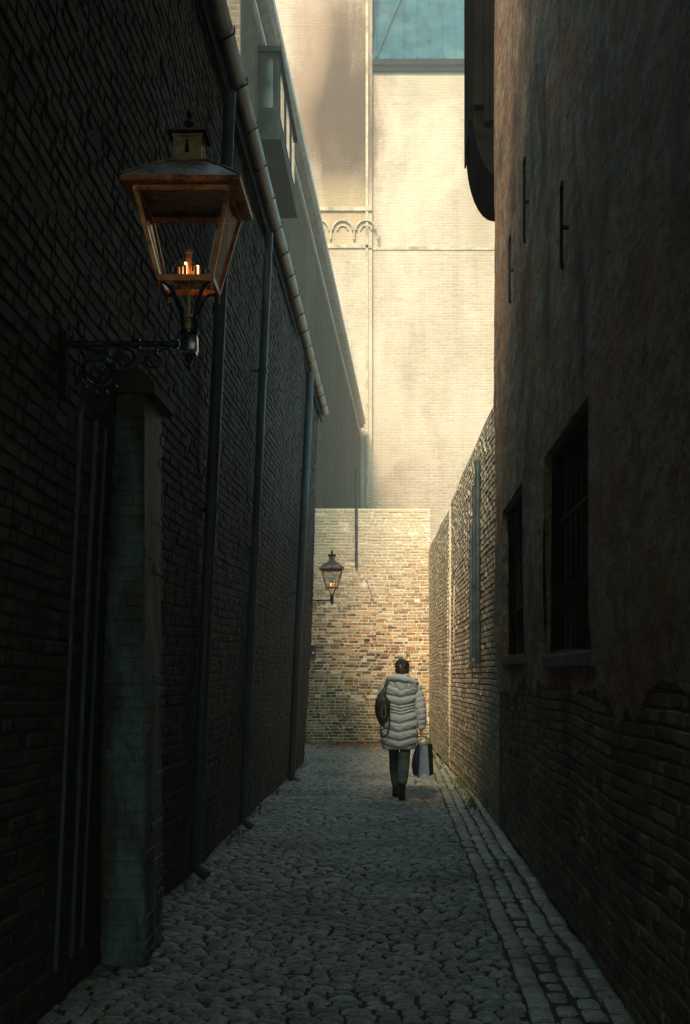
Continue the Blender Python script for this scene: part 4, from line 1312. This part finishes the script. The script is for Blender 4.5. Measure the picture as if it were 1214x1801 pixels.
paper_m = plain('blue grey glossy paper', (.36, .45, .54), .4, 0, .22, 9, .3)
fold_m = plain('pale paper fold', (.72, .76, .76), .5, 0, .08, 20, .1)
navy_m = plain('navy cloth', (.012, .020, .045), .6, 0, .3, 12, .3)
black_m = plain('dark blue black paper', (.014, .022, .030), .5, 0, .4, 12, .3)
HND = P0 + Vector((.250, .03, .775))
def shopping_bag(name, base, w, dp, h, ang, m, label, gap):
    t = thing(name, base, label, 'bag', None, R(ang))
    mb = MB()
    ny = 8
    def sec(z, f):  # hexagonal gusset section: narrow side faces the viewer
        ww = w * (1 - .40 * f ** 1.5); g_ = .010 + .022 * f
        return [(-ww / 2, -dp / 2, z), (0, -dp / 2 + g_, z), (ww / 2, -dp / 2, z), (ww / 2 * 1.04, 0, z), (ww / 2, dp / 2, z), (0, dp / 2 - g_, z), (-ww / 2, dp / 2, z), (-ww / 2 * 1.04, 0, z)]
    mb.loft([sec(h * k / ny + .002 * math.sin(k * 2), k / ny) for k in range(ny + 1)], cap=False)
    s0 = sec(0, 0); mb.add(s0, [tuple(range(8))])
    # folded triangle at the foot of the gusset
    bg = mb.build('bag', m, t); mb = MB()
    mb.add([(-w / 2, -dp / 2 - .003, .001), (w / 2, -dp / 2 - .003, .001), (0, -dp / 2 - .004 + .008, h * .17), (-w / 2, -dp / 2 + .004, .001), (w / 2, -dp / 2 + .004, .001), (0, -dp / 2 + .012, h * .17)],
           [(0, 1, 2), (3, 5, 4), (0, 3, 4, 1), (1, 4, 5, 2), (2, 5, 3, 0)])
    mb.build('gusset_fold', fold_m if m is paper_m else m, t)
    mo = bg.modifiers.new('thick', 'SOLIDIFY'); mo.thickness = .002
    for sx in (-1, 1):
        mb = MB(); xx = sx * w * .30
        zt = HND.z - base[2]
        pts = [(xx, -dp * .22, h - .01), (xx * .6, -dp * .12, h + (zt - h) * .65), (gap, 0, zt), (xx * .6, dp * .12, h + (zt - h) * .65), (xx, dp * .22, h - .01)]
        mb.tube(pts, .0035, 8); mb.build('handle', m, t, smooth=True)
    return t
shopping_bag('shopping_bag', P0 + Vector((.278, -.03, .265)), .128, .30, .40, 4, paper_m, 'pale blue grey paper shopping bag, end on, in the walker\'s right hand', -.02)
t = shopping_bag('shopping_bag', P0 + Vector((.345, .03, .285)), .07, .26, .38, -14, black_m, 'blackish shopping bag on the outer side of the pale paper one', -.09)
nb = thing('shopping_bag', P0 + Vector((.185, .01, .285)), 'bulging navy cloth bag between the walker\'s leg and the pale paper bag', 'bag')
mb = MB(); rings = []
for k in range(30):
    f = k / 29; h = .39 * f
    r = interp([(0, .02), (.03, .040), (.12, .052), (.22, .048), (.32, .030), (.39, .010)], h)[0]
    rings.append([(.012 * f + .020 * f * f + r * (1 + .05 * math.sin(5 * a + 9 * f)) * math.cos(a), r * 2.1 * (1 + .04 * math.sin(7 * a)) * math.sin(a), h) for a in [2 * PI * j / 36 for j in range(36)]])
mb.loft(rings); mb.build('sack', navy_m, nb, smooth='full')
mb = MB(); mb.tube([(.032, -.03, .38), (.05, -.01, .44), (.065, .02, .49), (.05, .05, .44), (.032, .06, .38)], .005, 8); mb.build('handle', navy_m, nb, smooth=True)

# ================================================================== SMALL THINGS ON THE GROUND
leafm, n, l, b = newmat('dry russet leaves')
r_ = ramp(n, [(0, (.26, .07, .03)), (.5, (.38, .17, .07)), (1, (.16, .07, .04))]); l.new(n.new('ShaderNodeNewGeometry').outputs['Random Per Island'], r_.inputs[0]); l.new(r_.outputs[0], b.inputs['Base Color'])
b.inputs['Roughness'].default_value = .8
rs = np.random.default_rng(5)
mb = MB()
for k in range(750):
    x = rs.normal(-.75, .55) if k % 3 else rs.uniform(-1.9, .6); yv = 28.75 - abs(rs.normal(0, .5)) - .9 * (k % 2) * rs.uniform(.6, 1.6)
    if x < -2 or x > .7: continue
    s = rs.uniform(.018, .04); a = rs.uniform(0, 6.28); z = ground_z(x, yv) + .016 + rs.uniform(0, .015)
    tz = rs.normal(0, .35, 5) * s
    ca, sa = math.cos(a), math.sin(a)
    q = [(-1, 0), (-.2, -.55), (1, 0), (-.2, .55), (0, 0)]
    vs = [(x + s * (ca * u - sa * v), yv + s * (sa * u + ca * v), z + abs(tz[i])) for i, (u, v) in enumerate(q)]
    mb.add(vs, [(0, 1, 4), (1, 2, 4), (2, 3, 4), (3, 0, 4)])
o = mb.build('fallen_leaves', leafm, fix=False); tag(o, 'russet fallen leaves drifted along the foot of the end wall', 'leaves', kind='stuff')

# moss and grass tufts along the foot of the walls
mossm = plain('moss', (.085, .12, .025), .95, 0, .45, 30, .5)
mb = MB()
def blade(x, yv, hgt):
    a = rs.uniform(0, 6.28); w_ = .004; bx_, by_ = math.cos(a), math.sin(a); le = rs.uniform(.1, .6) * hgt
    z = ground_z(x, yv) - .01
    mb.add([(x - by_ * w_, yv + bx_ * w_, z), (x + by_ * w_, yv - bx_ * w_, z), (x + bx_ * le * .4 + by_ * w_ * .7, yv + by_ * le * .4 - bx_ * w_ * .7, z + hgt * .6), (x + bx_ * le * .4 - by_ * w_ * .7, yv + by_ * le * .4 + bx_ * w_ * .7, z + hgt * .6), (x + bx_ * le, yv + by_ * le, z + hgt)],
           [(0, 1, 2, 3), (3, 2, 4)])
for k in range(2600):
    yv = rs.uniform(14, 28.7); xx = (.98 if yv < 21.5 else .80 - .08 * (yv - 21.5) / 7.3) - abs(rs.normal(0, .05))
    if math.sin(yv * 2.1) + math.sin(yv * 5.3) * .6 + rs.normal(0, .4) < .2: continue
    blade(xx, yv, rs.uniform(.02, .09))
for k in range(1800):
    xx = rs.uniform(-1.95, .75)
    if math.sin(xx * 5) + rs.normal(0, .5) < 0: continue
    blade(xx, 28.74 - abs(rs.normal(0, .05)), rs.uniform(.02, .08))
for k in range(900):
    yv = rs.uniform(10, 22.7)
    if math.sin(yv * 2.7) + rs.normal(0, .4) < .3: continue
    blade(LX + .03 + abs(rs.normal(0, .04)), yv, rs.uniform(.02, .07))
o = mb.build('wall_foot_grass', mossm, fix=False); tag(o, 'short moss and grass growing along the foot of the walls', 'grass', kind='stuff')
# scrap of white paper
mb = MB(); p = Vector(((683 - VX) / F * 26.6, 26.6, .01))
N_ = 7
for i in range(N_):
    for j in range(N_): mb.v.append(((i - 3) * .022 + rs.normal(0, .006), (j - 3) * .016 + rs.normal(0, .006), .03 + rs.normal(0, .018)))
for i in range(N_ - 1):
    for j in range(N_ - 1): mb.f.append((i * N_ + j, (i + 1) * N_ + j, (i + 1) * N_ + j + 1, i * N_ + j + 1)); mb.m.append(0)
o = mb.build('paper_scrap', MT['ceramic']); o.location = p
mo = o.modifiers.new('thick', 'SOLIDIFY'); mo.thickness = .001
tag(o, 'crumpled white scrap of paper on the cobbles near the end wall', 'litter')

# ================================================================== HAZE
hz = MB(); hz.box(-160, 160, -160, 210, -1.2, 43)
hm_ = bpy.data.materials.new('haze'); hm_.use_nodes = True
n = hm_.node_tree.nodes; l = hm_.node_tree.links; n.clear()
ov = n.new('ShaderNodeOutputMaterial'); pv = n.new('ShaderNodeVolumePrincipled')
pv.inputs['Color'].default_value = (.86, .85, .78, 1); pv.inputs['Density'].default_value = .0036; pv.inputs['Anisotropy'].default_value = .2
l.new(pv.outputs[0], ov.inputs['Volume'])
o = hz.build('haze', hm_); tag(o, kind='stuff'); o.visible_shadow = True
